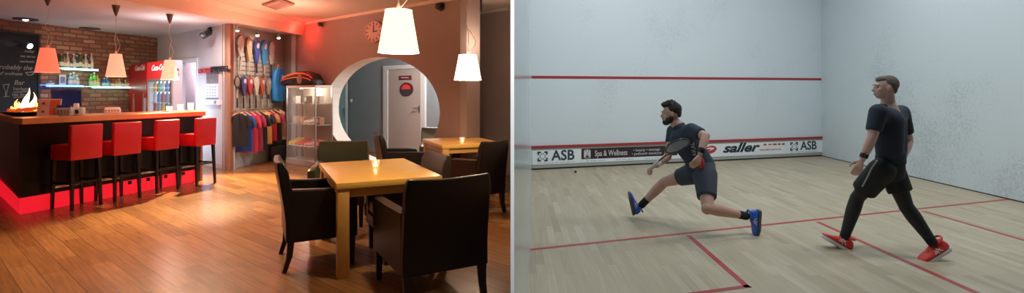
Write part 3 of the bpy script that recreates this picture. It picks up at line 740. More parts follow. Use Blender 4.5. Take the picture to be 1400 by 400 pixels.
ms = [chalk('today', 40, 70, .07, .2), chalk('we serve', 38, 77, .07, .2), chalk('sandwich', 37, 84, .065, .2), chalk('probably the', 19, 92, .115, .35), chalk('of wellness', 14, 100.5, .085, .3), chalk('Bar', 26, 113, .12, .2), chalk('herbata', 29, 121.5, .085, .1), chalk('tea kawa', 29, 129, .085, .1)]
for m_ in ms: obj('chalk_word', m_, M['chalk'], t, False, world=True)
bm = new()
def cpx(pts, r_=.008): tube(bm, [BRICK.w(x, y, .034) for x, y in pts], r_, 5)
cpx([(4, 116), (12, 115)]); cpx([(4, 116), (7, 124), (7.5, 131)]); cpx([(12, 115), (9.5, 124), (8, 131)]); cpx([(4.5, 132), (12, 131.5)])
obj('chalk_drawing', bm, M['chalk'], t, False, world=True); bm = new()
cpx([(35, 99), (38, 102.5), (43, 102.5), (47, 99)]); cpx([(35, 99), (47, 98)]); obj('chalk_drawing', bm, M['chalk'], t, False, world=True); bm = new()
cpx([(18, 126), (38, 125)]); cpx([(18, 133), (38, 132)])
obj('chalk_drawing', bm, M['chalk'], t, False, world=True)
# bright glare on the board, modelled as a small lamp on an arm
q = BRICK.w(35, 60, .22)
t = thing('board_glare_lamp', 'small bright lamp standing for the glare on the chalkboard', 'spotlight', q)
bm = new(); lathe(bm, [(.02, 0), (.05, -.03), (.055, -.09), (.045, -.09), (.03, -.03)], M=Matrix.Rotation(-1.1, 3, 'Y'), cap=False); tube(bm, [(0, 0, 0), (-.1, .0, .04), (-.2, .03, .02)], .01); obj('housing', bm, M['steel'], t)
bm = new(); ell(bm, (.065, -.0, -.035), (.045, .045, .045)); obj('bulb', bm, mat('glare_bulb', (1,1,1), .5, emit=(.9,1,.92), es=30), t)

def shelf(pxa, pxb, y, m, label, dep=.2):
    ym = (pxa+pxb)/2; z = BRICK.w(ym, y, .1).z; a, b = BRICK.u(pxa, dep*.6), BRICK.u(pxb, dep*.6)
    t = thing('glass_shelf', label, 'shelf', tuple(BRICK.at((a+b)/2, z, .1)), group='lit glass shelves on the brick wall')
    bm = new(); pbox(bm, BRICK, a, b, z-.012, z, .002, dep); obj('glass_board', bm, m, t, False, world=True)
    for u in (a+.1, b-.1): bm = new(); pbox(bm, BRICK, u-.012, u+.012, z-.05, z-.012, 0, dep*.7); obj('bracket', bm, M['steel'], t, False, world=True)
    bm = new(); pbox(bm, BRICK, a, b, z-.035, z-.013, dep-.02, dep+.004); obj('light_strip', bm, M['strip_b'] if m is M['shelf_blue'] else M['strip_g'], t, False, world=True)
    return a, b, z
def bottle(u, z, h, r_, col, cap, lab, off=.1, grp=None, neck=.35, emis=0):
    t = thing('bottle', lab, 'bottle', tuple(BRICK.at(u, z, off)), group=grp)
    mt = C('bottle_%02d%02d%02d' % tuple(int(c*99) for c in col), col, .12, spec=.9, emit=col if emis else None, es=emis)
    bm = new(); lathe(bm, [(r_*.9, 0), (r_, .01), (r_, h*(1-neck)*.92), (r_*.75, h*(1-neck)), (r_*.36, h*(1-neck*.62)), (r_*.32, h*.94)], seg=14); obj('glass_body', bm, mt, t)
    bm = new(); lathe(bm, [(r_*.4, h*.93), (r_*.4, h), (r_*.3, h+.004)], seg=12); obj('cap', bm, C('cap_'+cap, {'gold': (.5,.35,.1), 'black': (.02,.02,.02), 'red': (.5,.03,.03), 'white': (.7,.7,.7)}[cap], .3), t)
    bm = new(); lathe(bm, [(r_*1.03, h*.14), (r_*1.03, h*.42)], seg=14, cap=False); obj('paper_label', bm, C('paper_label', (.62,.55,.45), .6), t)
a, b, z = shelf(80.5, 130, 93.5, M['shelf_glow'], 'upper lit glass shelf holding a row of bottles above the monitor')
pal = [((.05,.10,.04), 'gold', 'green'), ((.28,.16,.05), 'black', 'amber'), ((.35,.38,.38), 'white', 'clear'), ((.10,.04,.02), 'red', 'dark brown'), ((.45,.45,.42), 'gold', 'pale'), ((.04,.06,.10), 'white', 'dark blue')]
words = ['tall', 'squat', 'slim', 'short', 'broad']
n = 11
for k in range(n):
    c, cp, nm = pal[k % 6] if k != 4 else pal[2]
    hh = [.27, .24, .30, .22, .28, .26, .31, .23, .29, .25, .33][k]; rr_ = [.036, .042, .032, .04, .038][k % 5]
    bottle(a+.06+(b-a-.12)*k/(n-1), z, hh, rr_, c, cp, '%s bottle with %s cap, %s on the upper shelf' % (nm, cp, ['nearest the chalkboard', 'second from the chalkboard end', 'third from the chalkboard end', 'fourth from the chalkboard end', 'fifth along', 'in the middle of the row', 'fifth from the far end', 'fourth from the far end', 'third from the far end', 'second from the far end', 'last at the far end'][k]), grp='bottles on the upper lit shelf')
a, b, z = shelf(59, 110, 116, M['shelf_blue'], 'blue lit glass shelf directly above the monitor')
# glasses and a framed card on the blue shelf
t = thing('menu_card', 'small framed card on the blue lit shelf', 'card', tuple(BRICK.at(a+(b-a)*.55, z, .1)))
bm = new(); pbox(bm, BRICK, a+(b-a)*.44, a+(b-a)*.62, z, z+.2, .09, .10); obj('card', bm, C('card', (.55,.5,.5)), t, False, world=True)
bm = new(); pbox(bm, BRICK, a+(b-a)*.47, a+(b-a)*.59, z+.04, z+.16, .10, .103); obj('picture', bm, C('cardpic', (.15,.15,.3)), t, False, world=True)
for k, (s, hh, c, l) in enumerate(((.20, .07, (.2,.3,.55), 'flat'), (.74, .23, (.30,.36,.42), 'tall'), (.83, .25, (.25,.30,.4), 'taller'), (.92, .2, (.4,.45,.5), 'short'))):
    bottle(a+(b-a)*s, z, hh, .04 if k else .06, c, 'white', '%s glass bottle on the blue lit shelf, %s' % (l, ['at the chalkboard side', 'right beside the framed card', 'between two others', 'at the far end'][k]), grp='bottles on the blue lit shelf')
a, b, z = shelf(122, 179.5, 118, M['shelf_glow'], 'green lit glass shelf beside the drinks coolers')
items = [(.06,.24,(.12,.45,.06),'gold','bright green'), (.13,.28,(.16,.5,.08),'white','lime green'), (.20,.22,(.45,.5,.1),'gold','yellow green'), (.36,.17,(.03,.2,.6),'white','blue'), (.42,.19,(.04,.3,.7),'white','light blue'), (.56,.15,(.3,.12,.08),'gold','brown'), (.64,.14,(.55,.35,.1),'red','honey coloured'), (.71,.16,(.5,.42,.3),'white','cream'), (.79,.15,(.15,.1,.08),'black','dark'), (.87,.14,(.35,.3,.12),'gold','olive'), (.94,.16,(.4,.1,.08),'red','reddish')]
for s, hh, c, cp, nm in items: bottle(a+(b-a)*s, z, hh, .042, c, cp, '%s bottle with %s cap on the green lit shelf' % (nm, cp), grp='bottles on the green lit shelf', neck=.3)

# ------------------------------------------------------------------ drinks coolers
FRG = Plane((-.71*10.5, 10.5), (-.71*10.5+AD.x, 10.5+AD.y))
if FRG.d.x < 0: FRG.d = -FRG.d
fz = FRG.w(205, 85.5).z
def logo(px, py, pl, w, off, z=None, s='Coca-Cola'):
    q = pl.w(px, py, off); m = text_mesh(s, .16, frame_matrix(pl, pl.u(px, off), q.z, off+.001, sx=w), shear=.45, bold=.002); return m
ua, ub = FRG.u(178.5), FRG.u(203)
t = thing('drinks_cooler', 'closed red drinks cooler with white script lettering and bottle pictures, against the brick wall', 'drinks cooler', tuple(FRG.at((ua+ub)/2, 0, -.3)))
bm = new(); pbox(bm, FRG, ua, ub, .05, fz, -.24, 0); bmesh.ops.bevel(bm, geom=list(bm.edges), offset=.02, segments=2, affect='EDGES'); obj('cabinet', bm, M['fridge_red'], t, world=True)
bm = new(); pbox(bm, FRG, ua+.02, ub-.02, .1, fz-.04, .0, .03); obj('door', bm, M['fridge_red'], t, False, world=True)
obj('lettering', logo(191, 93, FRG, .95, .031), M['wht'], t, False, world=True)
for px in (182.5, 196):
    q = FRG.w(px, 140, .03); bm = new(); u_ = FRG.u(px, .03); zz = q.z-.25
    for (w, z0_, z1_) in ((.065, 0, .26), (.055, .26, .34), (.028, .34, .44)): pbox(bm, FRG, u_-w, u_+w, zz+z0_, zz+z1_, .03, .034)
    obj('bottle_picture', bm, C('bottle_picture_tan', (.55,.25,.2)), t, False, world=True)
bm = new(); pbox(bm, FRG, ub-.07, ub-.045, .9, 1.35, .03, .07); obj('handle', bm, M['steel'], t, False, world=True)
ua, ub = FRG.u(203.6), FRG.u(237)
t = thing('drinks_cooler', 'lit glass door drinks cooler with red header, full of bottles, behind the peach pendant', 'drinks cooler', tuple(FRG.at((ua+ub)/2, 0, -.3)))
hz = FRG.w(215, 108).z
bm = new()
pbox(bm, FRG, ua, ua+.05, .05, fz, -.15, 0); pbox(bm, FRG, ub-.05, ub, .05, fz, -.15, 0); pbox(bm, FRG, ua+.05, ub-.05, .05, .3, -.15, 0); pbox(bm, FRG, ua+.05, ub-.05, hz, fz, -.15, 0)
obj('cabinet', bm, C('cooler_grey', (.55,.52,.60), .4), t, False, world=True)
bm = new(); pbox(bm, FRG, ua+.05, ub-.05, .3, hz, -.15, -.13); obj('lit_back_panel', bm, mat('cooler_back_light', (.8,.9,1), .5, emit=(.6,.8,1), es=2.6), t, False, world=True)
bm = new(); pbox(bm, FRG, ub-.09, ub-.055, .32, hz-.02, -.04, -.015); obj('light_tube', bm, mat('cooler_tube', (1,1,1), .5, emit=(.7,.85,1), es=9), t, False, world=True)
bm = new(); pbox(bm, FRG, ua, ub, hz+.0, fz, 0, .03); obj('header', bm, mat('cooler_header', (.6,.015,.02), .35, emit=(1,.02,.03), es=.5), t, False, world=True)
obj('lettering', logo(216, 92.5, FRG, 1.15, .031), mat('lit_lettering', (.9,.85,.85), .5, emit=(1,.85,.85), es=1.0), t, False, world=True)
bm = new(); pbox(bm, FRG, ua+.0, ua+.06, .1, hz, 0, .03); pbox(bm, FRG, ub-.06, ub, .1, hz, 0, .03); pbox(bm, FRG, ua+.06, ub-.06, .1, .16, 0, .03); pbox(bm, FRG, ua+.06, ub-.06, hz-.05, hz, 0, .03)
dr = obj('door', bm, C('door_grey', (.35,.35,.38), .4), t, False, world=True)
bm = new(); pbox(bm, FRG, ua+.06, ub-.06, .16, hz-.05, .012, .018); o = obj('glass_pane', bm, M['glass'], t, False, world=True)
shz = [.78, 1.07, 1.36]
shz = [FRG.w(220, y).z for y in (153, 140, 125)] 
for z in shz:
    bm = new(); pbox(bm, FRG, ua+.05, ub-.05, z-.012, z, -.125, -.03); obj('shelf', bm, M['wht'], t, False, world=True)
bc = [(.25,.03,.03), (.04,.12,.3), (.3,.35,.45), (.05,.2,.08), (.45,.2,.05), (.12,.16,.3)]
bn = ['red', 'blue', 'clear', 'green', 'orange', 'dark blue']; pn = ['by the hinge', 'second in its row', 'third in its row', 'fourth in its row', 'fifth in its row', 'nearest the light tube']
for j, z in enumerate(shz):
    for k in range(6):
        c = bc[(k*5+j*2) % 6]; u_ = ua+.13+(ub-ua-.28)*k/5
        tt = thing('drink_bottle', '%s drink bottle inside the lit cooler, %s shelf, %s' % (bn[(k*5+j*2) % 6], ['lowest visible', 'middle', 'top'][j], pn[k]), 'bottle', tuple(FRG.at(u_, z, -.08)), group='bottles inside the lit cooler')
        bm = new(); hh = .24 if j < 2 else .22; lathe(bm, [(.038, 0), (.04, .02), (.036, .09), (.04, .14), (.018, hh*.85), (.016, hh)], seg=12); obj('bottle_body', bm, C('drink%d' % ((k*5+j*2) % 6), c, .2), tt)
        bm = new(); lathe(bm, [(.02, hh-.01), (.02, hh+.012)], seg=10); obj('cap', bm, C('cap_white', (.7,.7,.7)), tt)

# ------------------------------------------------------------------ things on the pale wall
CSD = Plane(tuple(FRG.at(ub, 0, 0))[:2], tuple(FRG.at(ub, 0, -.15))[:2])
t = thing('red_sign', 'small red sign with a white arrow on the grey side of the lit cooler', 'sign', tuple(CSD.at(CSD.u(248), 1.8, .01)))
sa, sb = CSD.u(240.5, .004), CSD.u(244.8, .004); zz = CSD.w(248, 98.5, .004).z
bm = new(); pbox(bm, CSD, sa, sb, zz-.07, zz+.065, .0, .012); obj('plate', bm, C('sign_red', (.6,.02,.03), .4), t, False, world=True)
bm = new(); sm_ = (sa+sb)/2; sq = abs(sb-sa)*.3; prism(bm, [CSD.at(sm_-sq, zz, .012), CSD.at(sm_+sq, zz+.03, .012), CSD.at(sm_+sq, zz-.03, .012)], CSD.n*.003); obj('arrow', bm, M['wht'], t, False, world=True)
def ppl(pxa, pxb, ya, yb, o0, o1, bm): 
    za, zb2 = PINK.w((pxa+pxb)/2, ya, o1).z, PINK.w((pxa+pxb)/2, yb, o1).z
    pbox(bm, PINK, PINK.u(pxa, o1), PINK.u(pxb, o1), min(za, zb2), max(za, zb2), o0, o1)
t = thing('coat_rail', 'red and black coat rail with hooks on the pale wall above the calendar', 'coat rail', tuple(PINK.at(PINK.u(290), 1.9, .01)))
bm = new(); ppl(271, 287.5, 93.5, 99.5, .0, .04, bm); obj('red_panel', bm, C('rail_red', (.55,.03,.04), .5), t, False, world=True)
bm = new(); ppl(287.5, 310.5, 90.5, 97.5, .0, .05, bm); obj('black_panel', bm, M['black_pl'], t, False, world=True)
for px in (275, 281, 294, 301, 307):
    bm = new(); u_ = PINK.u(px, .06); zz = PINK.w(px, 97, .06).z; tube(bm, [PINK.at(u_, zz, .04), PINK.at(u_, zz-.01, .08), PINK.at(u_, zz+.03, .09)], .007, 6); obj('hook', bm, M['steel'], t, world=True)
t = thing('wall_calendar', 'wall calendar with a dark picture over a white date sheet', 'calendar', tuple(PINK.at(PINK.u(289), 1.3, .01)))
bm = new(); ppl(282, 297.5, 98.5, 113.5, .0, .012, bm); obj('picture_sheet', bm, C('cal_pic', (.22,.17,.18), .5, var=.8, vs=14), t, False, world=True)
bm = new(); ppl(281, 297.5, 114.5, 134.5, .0, .012, bm); sh_ = obj('date_sheet', bm, M['wht'], t, False, world=True)
bm = new()
for j in range(4):
    for i in range(4):
        ppl(283+i*3.3, 285+i*3.3, 118+j*4, 119.3+j*4, .012, .014, bm)
obj('date_print', bm, C('grey_print', (.35,.35,.4)), t, False, world=True)
bm = new(); ppl(281, 297.5, 133.5, 135, .0, .016, bm); obj('binding', bm, C('cal_blue', (.1,.15,.3)), t, False, world=True)
t = thing('thermostat_box', 'white wall box with a round dial below the calendar', 'control box', tuple(PINK.at(PINK.u(288), 1.25, .01)))
bm = new(); ppl(275.5, 299.5, 136, 142.8, .0, .05, bm); obj('housing', bm, M['wht'], t, False, world=True)
bm = new(); u_ = PINK.u(294.5, .05); q = PINK.w(294.5, 139.3, .05); lathe(bm, [(.03, 0), (.028, .02)], q, M=Matrix(((PINK.d.x, 0, PINK.n.x), (PINK.d.y, 0, PINK.n.y), (0, 1, 0))), seg=16); obj('dial', bm, C('dial_grey', (.3,.3,.33)), t, world=True)
# surveillance camera
q = PINK.w(289, 41, .0); t = thing('security_camera', 'black security camera on a ball mount high on the pale wall', 'security camera', tuple(q))
bm = new(); e_ = P(277, 49, PINK.w(283, 45, .3).y)-q; s_ = P(286, 44, PINK.w(283, 45, .22).y)-q; dd = (e_-s_).normalized()
tube(bm, [s_-dd*.02, s_, s_+dd*.02, e_-dd*.01, e_], [.035, .06, .062, .062, .045], 14); obj('body', bm, M['black_pl'], t)
bm = new(); tube(bm, [e_-dd*.005, e_+dd*.012], .035, 14); obj('lens', bm, C('lens', (.05,.05,.06), .1), t)
bm = new(); ell(bm, Vector(PINK.n)*.05+Vector((.02, 0, -.02)), (.055, .055, .055)); tube(bm, [Vector(PINK.n)*.0+Vector((0,0,.05)), Vector(PINK.n)*.06+Vector((0,0,.02)), s_+dd*.03], .018); obj('mount', bm, M['black_pl'], t)
# doorbell knob on the pillar
q = Vector((-5.3, 9.60, PINK.w(316, 92).z)); bm = new(); ell(bm, (0, 0, 0), (.05, .03, .05)); o = obj('round_wall_dial', bm, C('dial_orange', (.5,.2,.12)), None); o.location = q+Vector((0, -.02, 0)); tag(o, 'round reddish dial on the wooden pillar at the shop corner', 'dial')
# ================================================================== SHOP CORNER
def SW(px, py, off=0): return SLAT.w(px, py, off)
# rackets and covers hung on the slat wall
def racket(px, ytop, yheadbot, yend, colr, label, kind='cover', off=.07):
    top = SW(px, ytop, off); hb = SW(px, yheadbot, off); en = SW(px, yend, off)
    c = Vector((top.x, top.y, 0)); t = thing('racket', label, 'racket', (top.x, top.y, en.z), SLAT.ang, group='rackets on the shop wall')
    H = top.z-en.z; hh = top.z-hb.z; hw = .088
    bm = new(); zc_ = H-hh/2; pts = [(hw*math.cos(a)*(1-.12*(math.sin(a) < 0)*-math.sin(a)*-1), 0, zc_+hh/2*math.sin(a)) for a in [k*2*PI/28 for k in range(28)]]
    tube(bm, pts, .011, 6, True); tube(bm, [(-.06, 0, zc_-hh*.42), (0, 0, zc_-hh*.72), (.06, 0, zc_-hh*.42)], .009, 6); obj('frame', bm, C('racket_black', (.02,.02,.022), .4), t)
    if kind == 'cover':
        tp = [(x*1.08, z) for x, _, z in pts if z > zc_-hh*.12]; tp.sort(key=lambda q: -math.atan2(q[1]-zc_, -q[0]))
        poly = [(x*1.08, -.022, z) for x, _, z in pts[:14+2]] + [(-hw*.85, -.022, zc_-hh*.35), (-hw*.42, -.022, zc_-hh*.78), (-.02, -.022, zc_-hh*.98), (.02, -.022, zc_-hh*.98), (hw*.42, -.022, zc_-hh*.78), (hw*.85, -.022, zc_-hh*.35)]
        bm = new(); prism(bm, poly, (0, .04, 0)); obj('head_cover', bm, colr, t, False)
        bm = new(); ell(bm, (.02, -.02, zc_+hh*.12), (hw*.55, .006, hh*.2), Matrix.Rotation(.5, 3, 'Y')); obj('cover_print', bm, C('print_pale', (.6,.6,.62)), t)
    else:
        bm = new()
        for k in range(-4, 5):
            x = k*hw/5; z_ = hh/2*math.sqrt(max(0, 1-(x/hw)**2)); box(bm, (x, 0, zc_), (.003, .003, 2*z_))
        for k in range(-6, 7):
            z = k*hh/14; x = hw*math.sqrt(max(0, 1-(2*z/hh)**2)); box(bm, (0, 0, zc_+z), (2*x, .003, .003))
        obj('strings', bm, colr, t, False)
    bm = new(); tube(bm, [(0, 0, zc_-hh*.66), (0, 0, H*.30)], .010, 8); obj('shaft', bm, colr if kind != 'cover' else C('racket_black', (.02,.02,.022)), t)
    bm = new(); tube(bm, [(0, 0, H*.31), (0, 0, H*.05), (0, 0, 0)], [.015, .016, .019], 8); obj('grip', bm, C('grip_%d' % (int(px) % 3), [(.02,.02,.02), (.4,.38,.3), (.03,.03,.03)][int(px) % 3]), t)
    bm = new(); tube(bm, [(0, .09, H+.02), (0, -.02, H+.015), (0, -.03, H+.03)], .005, 6); obj('hook', bm, M['steel'], t)
cv = lambda n, c: C('cover_'+n, c, .5)
racket(328.5, 49, 68, 96, cv('white', (.6,.6,.58)), 'white racket cover, first of the upper row beside the pillar')
racket(340, 51, 72, 98, cv('peach', (.6,.3,.18)), 'orange racket cover in the upper row of the shop wall')
racket(351, 54, 76, 100, cv('navy', (.05,.08,.3)), 'navy racket cover in the upper row of the shop wall')
racket(361.5, 55, 78, 101, cv('sky', (.05,.3,.65)), 'light blue racket cover in the upper row of the shop wall')
racket(371, 57, 78, 102, cv('silver', (.5,.52,.55)), 'silver racket cover, last of the upper row beside the blue bag')
racket(324.5, 104, 119, 147, cv('pearl', (.55,.5,.5)), 'pale racket, first of the lower row beside the pillar', 'strung')
racket(333, 104, 122, 148, cv('indigo', (.06,.05,.2)), 'indigo racket in the lower row of the shop wall', 'cover')
racket(341.5, 105, 122, 148, cv('red', (.45,.05,.06)), 'red racket in the lower row of the shop wall', 'cover')
racket(350, 105, 122, 148, cv('ivory', (.62,.58,.52)), 'ivory racket in the lower row of the shop wall', 'cover')
racket(358.5, 106, 122, 148, cv('tomato', (.5,.12,.06)), 'tomato red racket in the lower row of the shop wall', 'cover')
racket(367, 107, 122, 148, cv('grey', (.35,.36,.36)), 'grey racket, last of the lower row beside the blue bag', 'cover')
# blue racket bag hanging
a_, b_ = SW(373.5, 95, .12), SW(388.5, 138, .12)
q = SW(381, 138, .14); t = thing('racket_bag', 'bright blue racket bag hanging at the end of the slat wall', 'bag', q, SLAT.ang)
Hh = SW(381, 94, .14).z-q.z; ww = (SLAT.u(388, .14)-SLAT.u(373.5, .14))
bm = new(); rings = []
for s, k in ((0, .80), (.04, .92), (.5, 1), (.75, .96), (.93, .82), (1, .55)): rings.append([Vector((ww/2*k*math.copysign(abs(math.cos(a))**.6, math.cos(a)), .07*math.copysign(abs(math.sin(a))**.6, math.sin(a)), Hh*s)) for a in [i*2*PI/20 for i in range(20)]])
loft(bm, rings); obj('body', bm, C('bag_blue', (.02,.19,.50), .45), t)
bm = new(); tube(bm, [(-ww*.32, -.07, Hh*.15), (-ww*.34, -.075, Hh*.6), (-ww*.2, -.07, Hh*.9)], .010, 6); obj('zip', bm, C('bag_navy', (.01,.05,.2)), t)
bm = new(); box(bm, (ww*.18, -.072, Hh*.72), (ww*.3, .006, Hh*.16)); obj('patch', bm, C('print_pale', (.6,.6,.62)), t, False)
bm = new(); tube(bm, [(-.05, 0, Hh), (-.03, 0, Hh+.09), (.03, 0, Hh+.09), (.05, 0, Hh)], .010, 6); obj('strap', bm, C('strap_orange', (.5,.25,.12)), t)
# clothes rail with shirts
zr_ = SW(352, 149.5, .16).z
u0_, u1_ = SLAT.u(316.5, .16), SLAT.u(387, .16)
t = thing('clothes_rail', 'chrome clothes rail with end stops fixed along the slat wall', 'clothes rail', tuple(SLAT.at((u0_+u1_)/2, zr_, .16)))
bm = new(); tube(bm, [SLAT.at(u0_, zr_, .16), SLAT.at(u1_, zr_, .16)], .013, 8); obj('bar', bm, M['chrome'], t, world=True)
for u in (u0_+.25, u1_-.3): bm = new(); tube(bm, [SLAT.at(u, zr_, .16), SLAT.at(u, zr_, .0)], .009, 6); obj('bracket', bm, M['chrome'], t, world=True)
def shirt(px, col, name, h, w=.30, sleeve=True, k=0, col2=None):
    u_ = SLAT.u(px, .16); t = thing('sports_shirt', name, 'shirt', tuple(SLAT.at(u_, zr_-.06-h, .16)), SLAT.ang-PI/2+.50, group='shirts on the shop rail')
    rnd = random.Random(k); bm = new(); rings = []
    for s, ww_, dd in ((0, 1, .03), (.25, .98, .032), (.6, .94, .034), (.8, .96, .036), (.93, .80, .034), (1, .32, .02)):
        rings.append([Vector((w/2*ww_*math.cos(a)+.004*math.sin(a*6+k), dd*math.sin(a)+.006*math.sin(a*5+k), h*s)) for a in [i*2*PI/24 for i in range(24)]])
    loft(bm, rings); obj('body', bm, col, t)
    for sx in (-1, 1):
        bm = new(); tube(bm, [(sx*w*.40, 0, h*.92), (sx*w*.52, 0, h*.80), (sx*w*.57, 0, h*.62)], [.034, .05, .045], 10); obj('sleeve', bm, col2 or col, t)
    bm = new(); tube(bm, [(-w*.38, 0, h*.94), (0, 0, h+.035), (w*.38, 0, h*.94)], .013, 8); tube(bm, [(0, 0, h+.03), (0, 0, h+.06), (.012, 0, h+.078)], .004, 6); obj('hanger', bm, C('hanger_wood', (.6,.35,.2)), t)
SH = [(327.5, (.012,.012,.014), 'black shirt, first on the rail beside the pillar', .62, None), (334, (.02,.06,.25), 'royal blue shirt hanging behind the first black one', .74, None), (341.5, (.55,.03,.07), 'crimson shirt hanging behind the royal blue one', .78, None),
      (348.5, (.30,.02,.05), 'dark red shirt between the crimson and the black one', .76, None), (355, (.012,.012,.014), 'black shirt in the middle of the rail behind the dark red one', .76, None), (361.5, (.75,.38,.12), 'orange yellow shirt with black sleeves on the rail', .66, (.02,.02,.02)),
      (368.5, (.5,.03,.05), 'red shirt with orange sleeves on the rail', .62, (.6,.3,.12)), (375, (.03,.02,.02), 'black shirt with red sleeves near the rail end', .66, (.45,.03,.05)), (381.5, (.60,.36,.28), 'pale peach shirt, last on the rail', .62, (.03,.02,.02))]
for k, (px, c, n_, h, c2) in enumerate(SH): shirt(px, C('shirt_%d' % k, c, .8), n_, h, k=k, col2=C('shirt_s%d' % k, c2, .8) if c2 else None)
# black bag below the shirts
q = SLAT.at(SLAT.u(379, .2), 0, .2); zt_ = SW(379, 198, .2).z
t = thing('sports_bag', 'black bag standing on the floor under the shirts', 'bag', q, SLAT.ang-.9)
bm = new(); box(bm, (0, 0, zt_/2), (.30, .2, zt_), bev=.03, seg=3); obj('body', bm, M['black_pl'], t)
bm = new(); tube(bm, [(-.07, -.1, zt_*.9), (-.06, -.12, zt_+.08), (.06, -.12, zt_+.08), (.07, -.1, zt_*.9)], .012, 6); obj('handle', bm, M['black_pl'], t)

# glass display cabinet
CO = .42
CAB = Plane(tuple(ARCH.at(0, 0, CO))[:2], tuple(ARCH.at(1, 0, CO))[:2])
if CAB.d.x < 0: CAB.d = -CAB.d
ca, cb = CAB.u(391), CAB.u(431)
zt_ = CAB.w(391, 117).z; cmid = CAB.at((ca+cb)/2, 0, -.2)
t = thing('display_cabinet', 'lit glass display cabinet with shelves of small goods beside the round opening', 'display cabinet', tuple(cmid))
bm = new(); pbox(bm, CAB, ca, cb, 0, .10, -.38, 0); obj('base', bm, C('cabinet_grey', (.45,.42,.38), .4), t, False, world=True)
bm = new(); pbox(bm, CAB, ca, cb, zt_-.05, zt_, -.38, 0); obj('top', bm, C('cabinet_top', (.6,.5,.42), .4), t, False, world=True)
for uu in (ca, cb-.025):
    for oo in (-.38, -.025):
        bm = new(); pbox(bm, CAB, uu, uu+.025, .10, zt_-.05, oo, oo+.025); obj('post', bm, M['steel'], t, False, world=True)
bm = new(); pbox(bm, CAB, ca+.025, cb-.025, .1, zt_-.05, -.012, -.006); obj('glass_door', bm, M['glass'], t, False, world=True)
bm = new(); pbox(bm, CAB, ca+.025, cb-.025, .1, zt_-.05, -.375, -.365); obj('back_panel', bm, C('cabinet_back', (.36,.34,.31), .6), t, False, world=True)
czs = [CAB.w(411, y, -.1).z for y in (199, 169, 141)]
for z in czs:
    bm = new(); pbox(bm, CAB, ca+.03, cb-.03, z-.01, z, -.36, -.03); obj('shelf', bm, C('cabinet_glass_shelf', (.6,.65,.6), .1, alpha=.5), t, False, world=True)
cl_ = mat('cabinet_lamp', (1,1,1), .5, emit=(1,.85,.65), es=12)
for u in (ca+.3*(cb-ca), ca+.7*(cb-ca)): bm = new(); lathe(bm, [(.03, 0), (.03, .012)], CAB.at(u, zt_-.063, -.15), seg=14); obj('light', bm, cl_, t, world=True)
cab_c = CAB.at((ca+cb)/2, zt_-.12, -.15)
def cab_item(i, j, n, name, label, cat, build):
    u_ = ca+.12+(cb-ca-.24)*j/(n-1); q = CAB.at(u_, czs[i], -.17); t = thing(name, label, cat, q, CAB.ang); t.scale = (1.25, 1.2, 1.5); build(t)
def shoe_pair(c):
    def f(t):
        for k in (-1, 1):
            bm = new(); loft(bm, [[Vector((k*.055+.035*w*math.cos(a), y, .012+.03*h_+.03*h_*math.sin(a))) for a in [i*2*PI/12 for i in range(12)]] for y, w, h_ in ((-.12, .5, .5), (-.09, 1, .7), (0, .9, 1.0), (.07, .85, 1.5), (.11, .6, 1.4))])
            s_ = obj('shoe_body', bm, c, t)
            bm = new(); box(bm, (k*.055, 0, .008), (.07, .24, .016), bev=.006); obj('sole', bm, M['sole_w'], t)
    return f
def ballbox(c):
    def f(t):
        bm = new(); box(bm, (0, 0, .05), (.11, .09, .1), bev=.005); obj('carton', bm, c, t)
        bm = new(); lathe(bm, [(.03, 0), (.03, .004)], (0, -.047, .055), M=Matrix.Rotation(PI/2, 3, 'X'), seg=14); obj('printed_disc', bm, C('print_pale', (.6,.6,.62)), t)
    return f
yel, orr = C('goods_yellow', (.75,.5,.03)), C('goods_red', (.65,.08,.04))
cab_item(0, 0, 4, 'shoe_pair', 'yellow pair of sports shoes on the lowest cabinet shelf', 'shoes', shoe_pair(yel))
cab_item(0, 1, 4, 'shoe_pair', 'orange red pair of sports shoes on the lowest cabinet shelf beside the yellow pair', 'shoes', shoe_pair(orr))
cab_item(0, 2, 4, 'shoe_pair', 'pink pair of sports shoes on the lowest cabinet shelf', 'shoes', shoe_pair(C('goods_pink', (.6,.25,.2))))
cab_item(0, 3, 4, 'goods_carton', 'red carton at the end of the lowest cabinet shelf', 'box', ballbox(orr))
cab_item(1, 0, 4, 'goods_carton', 'cream carton on the middle cabinet shelf, the one nearest the clothes', 'box', ballbox(C('goods_cream', (.6,.5,.4))))
cab_item(1, 1, 4, 'goods_carton', 'pale orange carton on the middle cabinet shelf', 'box', ballbox(C('goods_orange', (.7,.35,.2))))
cab_item(1, 2, 4, 'shoe_pair', 'white pair of sports shoes on the middle cabinet shelf', 'shoes', shoe_pair(C('goods_white', (.65,.6,.55))))
cab_item(1, 3, 4, 'goods_carton', 'brown carton at the end of the middle cabinet shelf', 'box', ballbox(C('goods_brown', (.3,.15,.08))))
cab_item(2, 0, 3, 'goods_carton', 'grey carton on the top cabinet shelf, the one nearest the clothes', 'box', ballbox(C('goods_grey', (.4,.38,.35))))
cab_item(2, 1, 3, 'goods_carton', 'black carton in the middle of the top cabinet shelf', 'box', ballbox(C('goods_black', (.05,.04,.04))))
cab_item(2, 2, 3, 'goods_carton', 'tan carton at the end of the top cabinet shelf', 'box', ballbox(C('goods_tan', (.5,.4,.3))))
